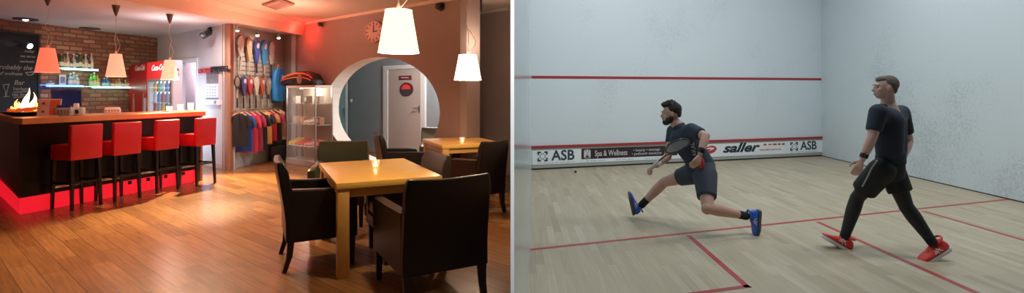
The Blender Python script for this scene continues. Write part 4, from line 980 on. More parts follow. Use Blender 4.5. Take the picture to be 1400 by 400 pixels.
# racket bag on the cabinet
qa, qb = CAB.u(388, -.15), CAB.u(434.5, -.15); Lg = qb-qa
zt2_ = CAB.w(411, 97, -.15).z-zt_
t = thing('racket_bag', 'long black and orange racket bag lying on top of the display cabinet', 'bag', tuple(CAB.at((qa+qb)/2, zt_, -.17)), CAB.ang)
def bag_ring(s, kz, z0=.0):
    hw_ = .15; 
    return [Vector(((s-.5)*Lg, hw_*math.copysign(abs(math.cos(a))**.7, math.cos(a))*min(1, kz*1.6), z0+zt2_*kz*(.5+.5*math.copysign(abs(math.sin(a))**.8, math.sin(a))))) for a in [i*2*PI/20 for i in range(20)]]
bm = new(); loft(bm, [bag_ring(s, k) for s, k in ((0, .28), (.06, .52), (.25, .82), (.5, 1), (.72, .98), (.9, .8), (.98, .5), (1, .3))]); obj('body', bm, C('bag_black', (.02,.015,.015), .5), t)
bm = new()
for zo, kk in ((.80, 1), (.55, .9)):
    pts = [Vector(((s-.5)*Lg, -.15*min(1, k*1.6)*(1.01 if zo < .7 else .80), zt2_*k*zo+.0)) for s, k in ((.03, .45), (.1, .6), (.25, .84), (.5, 1), (.72, .98), (.88, .8), (.96, .6))]
    tube(bm, pts, [.012, .02, .026, .028, .026, .02, .012] if kk == 1 else .012, 8)
obj('orange_stripe', bm, C('bag_orange', (.80,.13,.03), .5), t)
bm = new(); lathe(bm, [(.10, 0), (.09, .014), (.05, .02)], (Lg*.16, -.148, zt2_*.42), M=Matrix.Rotation(PI/2, 3, 'X'), seg=18, cap=True); obj('round_print', bm, C('bag_print', (.35,.15,.12), .5), t)
bm = new(); tube(bm, [(-Lg*.4, -.12, .03), (-Lg*.2, -.19, .05), (0, -.17, .10)], .014, 6); obj('strap', bm, C('bag_black', (.02,.015,.015)), t)
# right of the cabinet only its lamp glow falls on the wall; nothing built
# ------------------------------------------------------------------ wall items
def on_arch(name, px, py, label, cat): 
    return thing(name, label, cat, tuple(ARCH.w(px, py, .0)), ARCH.ang)
for px, py, r_, lab in ((441.3, 33.5, .062, 'small round black wall speaker high above the display cabinet'), (603.5, 9.5, .078, 'round black wall speaker near the ceiling between the two white pendants')):
    t = on_arch('wall_speaker', px, py, lab, 'speaker'); ex = 1.35 if px < 500 else 1.25
    bm = new(); lathe(bm, [(r_*.9, 0), (r_, -.02), (r_*.95, -.06), (r_*.7, -.085)], sx=ex, M=Matrix.Rotation(PI/2, 3, 'X').inverted() @ Matrix.Diagonal((1, 1, -1)), seg=28); obj('housing', bm, M['black_pl'], t)
    bm = new(); ell(bm, (0, -.07, 0), (r_*.7*ex, .04, r_*.7)); obj('dome', bm, C('speaker_dome', (.03,.03,.03), .5), t)
    t.location += Vector(ARCH.n)*.0
t = on_arch('wall_clock', 512.5, 43.5, 'round wall clock coloured as red-lit, high on the wall beside the big white pendant', 'clock')
ru_ = (ARCH.u(524)-ARCH.u(500.5))/2*.98; rz_ = 14*ARCH.w(512, 43).y/F
RM = Matrix(((1, 0, 0), (0, 0, -1), (0, 1, 0)))
def disc(bm, r, th, sx, sz, y0, seg=40): 
    loft(bm, [[Vector((r*sx*math.cos(a), y, r*sz*math.sin(a))) for a in [k*2*PI/seg for k in range(seg)]] for y in (y0, y0-th)])
bm = new(); disc(bm, 1, .03, ru_, rz_, 0); obj('face', bm, C('clock_face_redlit', (.62,.40,.34), .5), t)  # red light falling on the clock is put into face and rim colours
bm = new(); tube(bm, [(ru_*math.cos(a), -.028, rz_*math.sin(a)) for a in [k*2*PI/40 for k in range(40)]], .014, 8, True); obj('rim', bm, C('clock_rim_redlit', (.6,.3,.26), .4), t)
bm = new()
for k in range(12):
    a = k*PI/6; box(bm, (ru_*.8*math.cos(a), -.033, rz_*.8*math.sin(a)), (.016, .006, .045), M=Matrix.Rotation(-(a-PI/2), 4, 'Y'))
obj('hour_marks', bm, C('clock_ink', (.14,.04,.04)), t, False)
for nm, a, l_ in (('hour_hand', .1, .45), ('minute_hand', 1.5, .62)):
    bm = new(); tube(bm, [(0, -.035, 0), (ru_*l_*math.cos(a), -.035, rz_*l_*math.sin(a))], .009, 6); obj(nm, bm, C('clock_ink', (.14,.04,.04)), t)
# door sign and light switch in the corridor
dz = CB.w(555.5, 106, .03).z
t = thing('door_sign', 'small dark red name plate on the door behind the round opening', 'sign', tuple(CB.at(cu(555.5), dz, .03)))
bm = new(); pbox(bm, CB, cu(547.5), cu(564), dz-.045, dz+.045, .03, .045); obj('plate', bm, C('plate_red', (.16,.01,.015), .4), t, False, world=True)
bm = new(); pbox(bm, CB, cu(550.5), cu(561), dz-.012, dz+.012, .045, .048); obj('lettering', bm, C('plate_print', (.6,.4,.38)), t, False, world=True)
q = CB.w(556, 122, .03); rr_ = 9.3*q.y/F; ruu = (cu(565)-cu(547))/2
t = thing('round_door_sign', 'round sign, red above and dark grey below, on the door behind the round opening', 'sign', q, CB.ang)
bm = new(); disc(bm, 1, .015, ruu, rr_, 0); obj('disc', bm, C('sign_dark_red', (.13,.012,.015), .4), t)
bm = new(); prism(bm, [(ruu*.9*math.cos(a), -.016, rr_*.9*math.sin(a)) for a in [PI+k*PI/16 for k in range(17)]], (0, -.004, 0)); obj('dark_half', bm, C('sign_grey', (.05,.05,.05)), t, False)
bm = new(); prism(bm, [(ruu*.68*math.cos(a), -.016, rr_*.72*math.sin(a)+rr_*.02) for a in [k*PI/16 for k in range(17)]], (0, -.005, 0)); obj('red_half', bm, C('sign_bright_red', (.85,.06,.06), .4), t, False)
t = thing('light_switch', 'small white light switch on the corridor wall', 'light switch', tuple(CB.w(480.5, 137.5, .0)), CB.ang)
bm = new(); box(bm, (0, -.01, 0), (.085, .02, .085), bev=.004); obj('plate', bm, M['wht'], t)
bm = new(); box(bm, (0, -.023, 0), (.045, .01, .055), bev=.002); obj('rocker', bm, C('rocker', (.9,.9,.88)), t)
# ceiling cassette
cs_ = [G(358, 5, H2), G(377.5, 11.5, H2), G(402.5, 4, H2)]; c4 = cs_[0]+cs_[2]-cs_[1]; ctr = (cs_[0]+cs_[2])/2
t = thing('ceiling_vent', 'square brown framed air vent in the upper ceiling', 'ceiling vent', (ctr.x, ctr.y, H2-.03))
bm = new(); prism(bm, [cs_[0]-Vector((0,0,.03)), cs_[1]-Vector((0,0,.03)), cs_[2]-Vector((0,0,.03)), c4-Vector((0,0,.03))], (0, 0, .03)); obj('frame', bm, C('vent_brown', (.22,.09,.05), .5), t, False, world=True)
bm = new(); pp = [ctr+(p-ctr)*.72-Vector((0,0,.036)) for p in (cs_[0], cs_[1], cs_[2], c4)]; prism(bm, pp, (0, 0, .006)); obj('panel', bm, C('vent_panel', (.50,.36,.28), .6), t, False, world=True)
bm = new(); 
for k in range(1, 6):
    s = k/6; a = pp[0].lerp(pp[1], s); b = pp[3].lerp(pp[2], s); tube(bm, [a-Vector((0,0,.004)), b-Vector((0,0,.004))], .006, 5)
obj('grille', bm, C('vent_brown', (.22,.09,.05)), t, world=True)
# shop spots
for px, py, lab in ((352, 47.5, 'bright shop spotlight over the navy racket cover'), (381, 51, 'bright shop spotlight over the blue bag'), (324.5, 41, 'dim shop spotlight beside the pillar')):
    d = 9.85 if px > 330 else 9.4; d = (H1-.12-CZ)*F/(HY-py); q = P(px, py, d)
    t = thing('shop_spotlight', lab, 'spotlight', q, group='small ceiling spotlights over the shop wall')
    bm = new(); tube(bm, [(0, 0, .02), (0, 0, H1-q.z)], .008, 6); lathe(bm, [(.02, .05), (.04, .03), (.042, -.01), (.036, -.01), (.02, .02)], cap=False); obj('housing', bm, M['steel'], t)
    bm = new(); ell(bm, (0, 0, -.005), (.034, .034, .03)); obj('bulb', bm, mat('shop_bulb', (1,1,1), .5, emit=(1,.9,.75), es=14 if px > 330 else 3), t)
# recessed spots in the bar ceiling
for px, py, lab, e_ in ((35, 25.5, 'recessed ceiling spotlight over the chalkboard', 4), (123, 38.2, 'recessed dark ceiling spotlight over the upper bottle shelf', 0)):
    q = G(px, py, H1); t = thing('ceiling_spotlight', lab, 'spotlight', (q.x, q.y, H1-.02))
    bm = new(); lathe(bm, [(.17, .02), (.17, 0), (.11, -.004), (.10, .012)], cap=False, seg=26); obj('ring', bm, C('spot_ring', (.05,.045,.05), .4), t)
    bm = new(); lathe(bm, [(.10, .010), (.10, .018)], seg=20); obj('well', bm, M['black_pl'], t)
    if e_: bm = new(); ell(bm, (0, 0, .0), (.04, .04, .025)); obj('bulb', bm, mat('ceil_bulb', (1,1,1), .5, emit=(1,.95,.85), es=e_), t)

# ================================================================== DINING
def make_table(label, w, d, mt, ml, h=.75):
    t = thing('dining_table', label, 'dining table', group='square oak dining tables')
    bm = new(); box(bm, (0, 0, h-.025), (w, d, .05), bev=.004); obj('tabletop', bm, mt, t)
    for sx in (-1, 1):
        for sy in (-1, 1):
            bm = new(); box(bm, (sx*(w/2-.055), sy*(d/2-.055), (h-.05)/2), (.09, .09, h-.05), bev=.004); obj('leg', bm, ml, t)
    bm = new()
    for sx in (-1, 1): box(bm, (sx*(w/2-.045), 0, h-.085), (.03, d-.2, .07))
    for sy in (-1, 1): box(bm, (0, sy*(d/2-.045), h-.085), (w-.2, .03, .07))
    obj('apron', bm, ml, t, False); return t
def tealight(loc, label):
    t = thing('candle_glass', label, 'candle', loc, group='tealight glasses on the dining tables')
    bm = new(); lathe(bm, [(.026, 0), (.034, .004), (.040, .07), (.038, .07), (.031, .008)], cap=False, seg=20); obj('glass_cup', bm, M['glass'], t)
    bm = new(); lathe(bm, [(.022, .008), (.022, .026)], seg=16); obj('wax', bm, C('wax', (.9,.8,.6), .5, emit=(1,.7,.35), es=2), t)
    bm = new(); lathe(bm, [(.003, .026), (.012, .036), (.011, .046), (.002, .062)], seg=10); obj('flame', bm, mat('candle_flame', (1,.8,.5), .5, emit=(1,.75,.4), es=8), t)
def fit_table(pts, h=.75):
    L_, Fr, R_, B_ = [G(*p, h) for p in pts]; c = (L_+Fr+R_+B_)/4
    ax = ((R_-Fr)+(B_-L_)).normalized(); ay = ((L_-Fr)+(B_-R_)).normalized()
    a1 = math.atan2(ax.y, ax.x); a2 = math.atan2(ay.y, ay.x)-PI/2
    rz = a1*TAB_MIX+a2*(1-TAB_MIX); w = ((R_-Fr).length+(B_-L_).length)/2; d = ((L_-Fr).length+(B_-R_).length)/2
    return c, rz, w, d
TAB_MIX = .5
c1_, rz1, w1_, d1_ = fit_table([(427, 222), (475, 248), (618, 240), (541, 217.5)])
c2_, rz2, w2_, d2_ = fit_table([(573.7, 188.7), (610.3, 198.9), (686.5, 194.1), (651.8, 187.7)])
print('TABLE', c1_, rz1, w1_, d1_, '|', c2_, rz2, w2_, d2_)
ta = make_table('square oak dining table with a tealight, the nearer of the two', w1_*1.03, d1_, M['oak'], M['oak_dark']); ta.location = (c1_.x, c1_.y, 0); ta.rotation_euler.z = rz1
tb = make_table('square oak dining table with a tealight, the farther one near the dark wall', w2_*1.0, d2_, M['oak'], M['oak_dark']); tb.location = (c2_.x, c2_.y, 0); tb.rotation_euler.z = rz2
q = G(513.5, 228.5, .75); tealight(q, 'small glass with a burning tealight on the nearer oak table'); lamp_light(q+Vector((0, 0, .09)), .25, (1,.65,.3), .01, 'tealight')
q = G(632, 194, .75); tealight(q, 'small glass with a burning tealight on the farther oak table'); lamp_light(q+Vector((0, 0, .09)), .25, (1,.65,.3), .01, 'tealight')

def make_chair(label, W, D, lm, H=.88, AH=.655, legm=None, recl=.10, zb=.24):
    t = thing('armchair', label, 'armchair', group='leather armchairs at the dining tables'); legm = legm or M['dark_wood']
    aw = .075; bt = .095
    bm = new(); box(bm, (0, .03, zb+.05), (W-.01, D-.06, .10), bev=.012); obj('seat_frame', bm, lm, t)
    bm = new(); box(bm, (0, bt/2+.0, zb+.17), (W-2*aw+.004, D-bt-.01, .14), bev=.03, seg=3); obj('seat_cushion', bm, lm, t)
    # backrest: slightly reclined and bowed slab
    bm = new(); rings = []
    for s in [i/8 for i in range(9)]:
        z = zb+(H-zb)*s; rec = -D/2-recl*max(0, s-.25)**1.2; top = (s > .99)
        wj = W/2*(1-.02*s) - (.012 if top else 0); th = bt*(1-.18*s)-(.02 if top else 0)
        ring = []
        nx = 8
        for k in range(nx+1): x = -wj+2*wj*k/nx; ring.append(Vector((x, rec+.0-.018*(1-(x/wj)**2)*s+(.01 if top else 0), z+(.0+.012*(x/wj)**2 if s > .8 else 0))))
        for k in range(nx, -1, -1): x = -wj+2*wj*k/nx; ring.append(Vector((x, rec+th-.022*(1-(x/wj)**2)*s, z+(.012*(x/wj)**2 if s > .8 else 0))))
        rings.append(ring)
    loft(bm, rings); b_ = obj('backrest', bm, lm, t)
    md = b_.modifiers.new('bevel', 'BEVEL'); md.width = .012; md.segments = 3; md.limit_method = 'ANGLE'; md.angle_limit = .8
    for sx in (-1, 1):
        bm = new(); x0, x1 = sx*(W/2-aw), sx*W/2; rings = []
        for y, zt in ((-D/2+.05, AH+.012), (-D/4, AH+.006), (0, AH), (D/4, AH-.004), (D/2-.03, AH-.01), (D/2, AH-.03)):
            rings.append([Vector((x0, y, zb)), Vector((x1, y, zb)), Vector((x1, y, zt-.012)), Vector((x1-sx*.014, y, zt)), Vector((x0+sx*.014, y, zt)), Vector((x0, y, zt-.012))])
        loft(bm, rings); obj('armrest', bm, lm, t)
    for sx in (-1, 1):
        for sy in (-1, 1):
            bm = new(); splay = .05 if sy < 0 else .0
            loft(bm, [[Vector((sx*(W/2-.035)+x*w, sy*(D/2-.04)-splay*s*s+y*w, z)) for x, y in ((-1,-1),(1,-1),(1,1),(-1,1))] for s, z, w in ((0, zb+.02, .026), (.5, zb*.5, .022), (1, 0, .017))])
            obj('leg', bm, legm, t, False)
    return t
CH_ = []
for (nm, mt, W, D, loc, ang, kw) in CHAIRS:
    t = make_chair(nm, W, D, M[mt], **kw); t.location = (loc[0], loc[1], 0); t.rotation_euler.z = math.radians(ang-90)
# ================================================================== PEOPLE
def cap(p0, r0, p1, r1, flat=False): return ('cap', Vector(p0), r0, Vector(p1), r1, flat)
def build_prims(prims):
    bm = new()
    for p in prims:
        if p[0] == 'cap':
            _, a, ra, b, rb, flat = p
            d = (b-a); L = d.length
            if L < 1e-6: ell(bm, a, (ra,)*3); continue
            d.normalize(); q = d.to_track_quat('Z', 'Y').to_matrix()
            pr = []
            if flat: pr = [(ra, 0), (rb, L)]
            else:
                pr = [(ra*math.sin(k*PI/12), -ra*math.cos(k*PI/12)) for k in range(1, 7)]+[(rb*math.cos(k*PI/12), L+rb*math.sin(k*PI/12)) for k in range(0, 6)]
            lathe(bm, pr, a, seg=18, M=q)
        elif p[0] == 'ell': ell(bm, p[1], p[2], p[3] if len(p) > 3 else None, seg=20)
    return bm
def solid(name, prims, vox, m, parent, smooth_it=6, world=True, factor=.6):
    """one continuous surface grown over the given limbs"""
    bm = build_prims(prims); bmesh.ops.recalc_face_normals(bm, faces=bm.faces)
    me = bpy.data.meshes.new(name); bm.to_mesh(me); bm.free()
    o = bpy.data.objects.new(name, me); COL.objects.link(o)
    r = o.modifiers.new('r', 'REMESH'); r.mode = 'VOXEL'; r.voxel_size = vox; r.use_smooth_shade = True
    s = o.modifiers.new('s', 'SMOOTH'); s.iterations = smooth_it; s.factor = factor
    bpy.context.view_layer.update()
    me2 = bpy.data.meshes.new_from_object(o.evaluated_get(bpy.context.evaluated_depsgraph_get()))
    bpy.data.objects.remove(o); me2.name = name
    me2.polygons.foreach_set('use_smooth', [True]*len(me2.polygons)); me2.materials.clear(); me2.materials.append(m)
    ob = bpy.data.objects.new(name, me2); COL.objects.link(ob); ob.parent = parent
    if world: ob.matrix_parent_inverse = MW[parent.name].inverted()
    return ob
def basis(fwd, up):
    """columns: right, forward, up"""
    f = Vector(fwd).normalized(); u = (Vector(up)-f*Vector(up).dot(f)).normalized(); r = f.cross(u)
    return Matrix((r, f, u)).transposed()
def hand(wrist, d, palm_n, curl, s=1.0, thumb_side=1, spread=.12):
    """palm and five fingers as limbs; d = direction of the hand, palm_n = way the palm faces"""
    d = Vector(d).normalized(); n = (Vector(palm_n)-d*Vector(palm_n).dot(d)).normalized(); sd = d.cross(n)*thumb_side
    w = Vector(wrist); P_ = []
    for k in (-1, -.33, .33, 1): P_.append(cap(w+d*.015*s, .017*s, w+d*.088*s+sd*k*.030*s, .0125*s))
    for k, (off, ln) in enumerate(((.033, .070), (.011, .078), (-.011, .073), (-.031, .058))):
        b = w+d*.088*s+sd*off*s; dd = (d+sd*off*3*spread).normalized(); pr = b; a = 0
        for j, fr in enumerate((.45, .30, .25)):
            a += curl*(.7 if j == 0 else 1); v = (dd*math.cos(a)+n*math.sin(a)); nx = pr+v*ln*fr*s*1.05; P_.append(cap(pr, (.0098-.0008*j)*s, nx, (.0090-.0008*j)*s)); pr = nx
    b = w+d*.025*s+sd*.022*s; t1 = b+(sd*.75+d*.55+n*.25).normalized()*.040*s; t2 = t1+(d*.8+sd*.25+n*.45*curl).normalized()*.030*s; t3 = t2+(d*.8+n*(.3+curl*.6)).normalized()*.024*s
    P_ += [cap(b, .015*s, t1, .0115*s), cap(t1, .0112*s, t2, .0100*s), cap(t2, .0100*s, t3, .0085*s)]
    return P_
def head_prims(c, B, s=1.0):
    """c = centre of the skull; B = basis (right, forward, up)"""
    L = lambda x, y, z: c+B@Vector((x, y, z))*s
    return [('ell', L(0, -.012, .025), Vector((.073, .094, .088))*s, B), ('ell', L(0, .030, -.035), Vector((.056, .062, .078))*s, B),
            ('ell', L(0, .052, -.083), Vector((.034, .032, .026))*s, B), ('ell', L(0, .078, .022), Vector((.048, .018, .012))*s, B),
            cap(L(0, .090, .008), .008*s, L(0, .108, -.028), .0125*s), cap(L(-.010, .096, -.032), .008*s, L(.010, .096, -.032), .008*s),
            ('ell', L(0, .088, -.058), Vector((.022, .012, .007))*s, B), ('ell', L(0, .085, -.070), Vector((.019, .012, .007))*s, B),
            ('ell', L(.040, .062, -.022), Vector((.020, .018, .018))*s, B), ('ell', L(-.040, .062, -.022), Vector((.020, .018, .018))*s, B),
            ('ell', L(.076, -.008, -.010), Vector((.009, .018, .030))*s, B), ('ell', L(-.076, -.008, -.010), Vector((.009, .018, .030))*s, B)]
def face_parts(c, B, t, s, brow_m):
    L = lambda x, y, z: c+B@Vector((x, y, z))*s
    for sx in (-1, 1):
        bm = new(); ell(bm, L(sx*.030, .080, .004), Vector((.0115,)*3)*s); e = obj('eye', bm, C('eye_white', (.6,.58,.55), .2), t, world=True)
        bm = new(); ell(bm, L(sx*.0305, .0885, .004), Vector((.005,)*3)*s); q = obj('iris', bm, C('iris_dark', (.03,.02,.015), .2), e); q.matrix_parent_inverse = e.matrix_parent_inverse.copy() if 0 else Matrix()
        bm = new(); tube(bm, [L(sx*.014, .097, .024), L(sx*.032, .094, .029), L(sx*.048, .080, .024)], [.003, .0042, .002], 6); obj('eyebrow', bm, brow_m, t, world=True)
    bm = new(); tube(bm, [L(-.020, .094, -.064), L(0, .101, -.063), L(.020, .094, -.064)], [.002, .0032, .002], 6); obj('lips', bm, C('lips', (.40,.14,.12), .5), t, world=True)
def shoe(t, ankle, toe_dir, up, length, m, sole, sole_m, lace_m=None, label=None, contact=None, fat=1.0):
    """sports shoe; local y = heel to toe, z = up through the ankle"""
    B = basis(toe_dir, up); o_ = Vector(ankle); s = length/.29
    L = lambda x, y, z: o_+B@Vector((x*fat, y, (z+.03)*fat-.03))*s
    up_ = [(-.078, .030, .050, .0), (-.060, .038, .075, .0), (-.02, .040, .080, .0), (.03, .041, .062, .0), (.08, .046, .045, .0), (.13, .048, .036, .0), (.175, .040, .028, 0), (.198, .022, .018, 0)]
    bm = new(); rings = []
    for y, w, h, _ in up_:
        rings.append([L(w*math.copysign(abs(math.cos(a))**.75, math.cos(a)), y, -.068+h*.5+h*.5*math.copysign(abs(math.sin(a))**.8, math.sin(a))) for a in [k*2*PI/20 for k in range(20)]])
    loft(bm, rings); sh = obj('shoe', bm, m, t, world=True); inv = None
    if label: sh['label'] = label
    def sub(name, bm, mm): 
        q = obj(name, bm, mm, sh); return q
    bm = new(); rings = []
    for y, w in ((-.088, .020), (-.075, .036), (-.03, .043), (.03, .042), (.08, .048), (.13, .051), (.18, .041), (.207, .018)):
        rings.append([L(x*w, y, z) for x, z in ((-1, -.086+.004*(y > .17)), (1, -.086+.004*(y > .17)), (1.0, -.062), (-1.0, -.062))])
    loft(bm, rings); sub('sole', bm, sole_m)
    bm = new(); tube(bm, [L(.034*math.cos(a), -.028+.042*math.sin(a), .016-.012*math.sin(a)) for a in [k*2*PI/18 for k in range(18)]], .010*s, 8, True); sub('collar', bm, m)
    bm = new()
    for k in range(5):
        y = .035+k*.020; z = -.068+.066-k*.0085; tube(bm, [L(-.024, y, z-.004), L(0, y+.004, z+.006), L(.024, y, z-.004)], .0035*s, 6)
    tube(bm, [L(0, .03, .002), L(.028, .02, .014), L(.02, .045, .01)], .003*s, 6); tube(bm, [L(0, .03, .002), L(-.028, .02, .014), L(-.02, .045, .01)], .003*s, 6)
    sub('laces', bm, lace_m or sole_m)
    for sx in (-1, 1):
        bm = new()
        for a, b in (((.00, -.045), (.045, -.012)), ((.03, -.05), (.065, -.02)), ((.07, -.045), (.01, -.018)), ((.095, -.05), (.04, -.02))):
            tube(bm, [L(sx*.0425, a[0], a[1]), L(sx*.043, (a[0]+b[0])/2, (a[1]+b[1])/2), L(sx*.036, b[0], b[1])], .0035*s, 6)
        sub('side_stripes', bm, sole_m if sole_m != M['sole_g'] else C('stripe_pale', (.55,.6,.7)))
    return sh

# ---------------------------------------------------------------- player lunging towards the front wall
def player_a():
    t = thing('person', 'person in navy jersey and slate shorts lunging with a squash racket, beard and blue shoes', 'person', tuple(G(950, 305)))
    hc = P(917.5, 154.5, 5.50); nb = P(928, 172, 5.48); sL = P(945, 178, 5.32); sR = P(921, 179, 5.62)
    eL = P(965, 186, 5.12); wL = P(957.5, 210, 5.02)
    eR = P(913, 214, 5.48); wR = P(897, 226, 5.36)
    chest = P(935, 190, 5.47); waist = P(950, 211, 5.47); pel = P(958, 229, 5.47)
    hL = P(964, 238, 5.38); hR = P(947, 237, 5.54); kL = P(967.5, 284, 5.10); aL = P(1018, 294.5, 5.24)
    kR = P(908, 248.5, 5.82); aR = P(878, 279, 5.92)
    B = basis((-1, .28, -.12), (-.10, 0, 1))
    body = []
    body += head_prims(hc, B, .98)
    body += [cap(hc+Vector((.01, 0, -.06)), .052, nb+Vector((0, 0, -.01)), .058), cap(nb, .062, chest, .10)]
    body += [cap(sL, .062, chest, .095), cap(sR, .062, chest, .095), cap(chest, .130, waist, .118), cap(waist, .118, pel, .125), cap(pel, .115, hL, .100), cap(pel, .115, hR, .100)]
    body += [cap(sL, .060, eL, .042), cap(eL, .042, eL.lerp(wL, .35), .043), cap(eL.lerp(wL, .35), .043, wL, .027)]
    body += [cap(sR, .058, eR, .040), cap(eR, .041, eR.lerp(wR, .35), .041), cap(eR.lerp(wR, .35), .041, wR, .026)]
    body += [cap(hL, .098, kL, .057), cap(kL, .058, kL.lerp(aL, .30), .060), cap(kL.lerp(aL, .30), .060, aL, .036), ('ell', kL+Vector((-.01, -.01, -.005)), (.056, .058, .058))]
    body += [cap(hR, .098, kR, .056), cap(kR, .057, kR.lerp(aR, .32), .058), cap(kR.lerp(aR, .32), .058, aR, .034)]
    hdL = (P(948.5, 226, 4.98)-wL); body += hand(wL+hdL.normalized()*.01, hdL, (-.6, .5, -.5), .42, .98, 1)
    grip0 = P(886.5, 231.5, 5.33); tip = P(936.5, 190.5, 4.79)
    rd = (tip-grip0).normalized()
    hdR = (P(886, 231.5, 5.30)-wR); body += hand(wR+hdR.normalized()*.008, hdR, rd.cross(hdR.normalized()), .85, .98, -1)
    solid('body', body, .0065, M['skin'], t, 5)
    # jersey
    jer = [cap(nb+Vector((.006, 0, -.02)), .075, chest, .118), cap(sL, .078, chest, .11), cap(sR, .076, chest, .11), cap(chest, .146, waist, .134), cap(waist, .134, pel+Vector((.0, 0, .02)), .146),
           cap(sL, .079, sL.lerp(eL, .72), .064, True), cap(sR, .076, sR.lerp(eR, .50), .062, True), cap(sL, .078, sL, .078), ('ell', sL, (.078,)*3), ('ell', sR, (.075,)*3), cap(pel+Vector((0, 0, .05)), .146, pel+Vector((.0, 0, -.035)), .152, True)]
    o = solid('jersey', jer, .009, M['navy2'], t, 7)
    sh = [cap(pel+Vector((0, 0, .03)), .135, hL, .122), cap(pel+Vector((0, 0, .03)), .135, hR, .118), cap(hL, .124, hL.lerp(kL, .70), .096, True), cap(hR, .120, hR.lerp(kR, .46), .094, True), ('ell', hL, (.12,)*3), ('ell', hR, (.115,)*3)]
    solid('shorts', sh, .009, M['shorts_g'], t, 6)
    # hair and beard
    L = lambda x, y, z: hc+B@Vector((x, y, z))*.98
    hr = [('ell', L(0, -.030, .042), Vector((.078, .088, .076)), B), ('ell', L(0, .015, .096), Vector((.058, .074, .036)), B), ('ell', L(0, -.080, .0), Vector((.058, .030, .056)), B), ('ell', L(.0, .066, .104), Vector((.040, .030, .022)), B)]
    rnd = random.Random(3)
    for k in range(34): 
        a = rnd.uniform(0, 2*PI); e = rnd.uniform(.35, 1.3); v = Vector((math.cos(a)*math.cos(e)*.068, math.sin(a)*math.cos(e)*.085-.005, .050+math.sin(e)*.078)); hr.append(cap(L(*v), .012, L(*(v*1.10+Vector((0, .01, .012)))), .005))
    solid('hair', hr, .006, M['hair'], t, 2)
    bd = [('ell', L(0, .060, -.094), Vector((.040, .042, .034)), B), ('ell', L(.044, .025, -.070), Vector((.020, .044, .036)), B), ('ell', L(-.044, .025, -.070), Vector((.020, .044, .036)), B), ('ell', L(.064, .0, -.035), Vector((.010, .018, .034)), B), ('ell', L(-.064, .0, -.035), Vector((.010, .018, .034)), B), ('ell', L(0, .096, -.050), Vector((.026, .010, .007)), B), ('ell', L(0, .085, -.082), Vector((.026, .016, .014)), B)]
    solid('beard', bd, .005, M['hair'], t, 2)
    face_parts(hc, B, t, .98, M['hair'])
    # wristbands
    bm = new(); d = (wL-eL).normalized(); tube(bm, [wL-d*.055, wL-d*.005], .036, 18); w_ = obj('wristband', bm, M['sock'], t, world=True); w_['label'] = 'black wristband with watch'
    bm = new(); tube(bm, [wL-d*.035+Vector((-.004, -.03, 0)), wL-d*.035+Vector((-.006, -.043, 0))], .017, 14); obj('watch', bm, C('watch_face', (.02,.02,.025), .1), w_)
    bm = new(); d = (wR-eR).normalized(); tube(bm, [wR-d*.060, wR-d*.008], .033, 18); w_ = obj('wristband', bm, C('white_band', (.75,.72,.72), .8), t, world=True); w_['label'] = 'white wristband'
    # red trim of the shorts pocket and printed letters
    bm = new(); q = P(959.5, 223, 5.30); ell(bm, q, (.028, .02, .06)); o = obj('red_side_panel', bm, M['redcloth'], t, world=True)
    q = P(949.3, 204, 5.30)
    ax = (P(952.5, 216, 5.30)-P(946.5, 193, 5.33)).normalized()     # letters run down the side of the chest
    nn = Vector((-.12, -1, .0)).normalized(); xx = -ax; yy = nn.cross(xx); 
    Mt = Matrix(((xx.x, yy.x, nn.x, q.x), (xx.y, yy.y, nn.y, q.y), (xx.z, yy.z, nn.z, q.z), (0, 0, 0, 1)))
    me = text_mesh('AKAL', .062, Mt, bold=.001, ext=.001)
    lt = obj('shirt_lettering', me, C('print_white', (.72,.74,.76), .7), t, False, world=True)
    SHR.append((lt, 'jersey', nn))
    # socks and shoes
    for k, a in ((kL, aL), (kR, aR)):
        bm = new(); d = (a-k).normalized(); tube(bm, [a-d*.085, a-d*.04, a+d*.012, a+d*.035], [.043, .041, .042, .036], 18); obj('sock', bm, M['sock'], t, world=True)
    toeL = P(1025, 320, 5.22); 
    shoe(t, aL+Vector((.065, 0, -.012)), (-.12, -.05, -1), (-.93, .0, .1), .27, M['shoe_blue'], None, M['sole_g'], M['pinklace'], fat=1.15)
    shoe(t, aR+Vector((-.04, .01, -.03)), (-.22, -.02, 1), (.95, -.1, .28), .27, M['shoe_blue'], None, M['sole_g'], M['pinklace'], fat=1.15)
    # racket: a thing of its own
    rt = thing('squash_racket', 'dark squash racket with a white grip held by the lunging player', 'racket', tuple(grip0))
    Lr = .685; side = (Matrix.Rotation(math.radians(38), 3, rd) @ rd.cross(Vector((.35, 1, .25))).normalized()); tip2 = grip0+rd*Lr
    bm = new(); hcn = grip0+rd*(Lr-.145); pts = [hcn+rd*.145*math.cos(a)+side*.098*math.sin(a)*(1-.12*(math.cos(a) < 0)) for a in [k*2*PI/40 for k in range(40)]]
    tube(bm, pts, .0085, 8, True); tube(bm, [hcn-rd*.11+side*.055, hcn-rd*.20, hcn-rd*.11-side*.055], .007, 8); obj('frame', bm, M['rk'], rt, world=True)
    bm = new(); tube(bm, [hcn-rd*.19, grip0+rd*.2], .0085, 8); obj('shaft', bm, M['rk'], rt, world=True)
    bm = new(); tube(bm, [grip0+rd*.21, grip0+rd*.19, grip0, grip0-rd*.005], [.010, .015, .016, .018], 12); obj('grip', bm, C('white_grip', (.65,.65,.66), .7), rt, world=True)
    bm = new(); nrm = rd.cross(side).normalized()
    for k in range(-7, 8):
        x = k*.0118; h_ = .145*math.sqrt(max(0, 1-(x/.098)**2)); tube(bm, [hcn+side*x-rd*h_, hcn+side*x+rd*h_], .0019, 4)
    for k in range(-11, 12):
        y = k*.0120; x = .098*math.sqrt(max(0, 1-(y/.145)**2)); tube(bm, [hcn+rd*y-side*x, hcn+rd*y+side*x], .0019, 4)
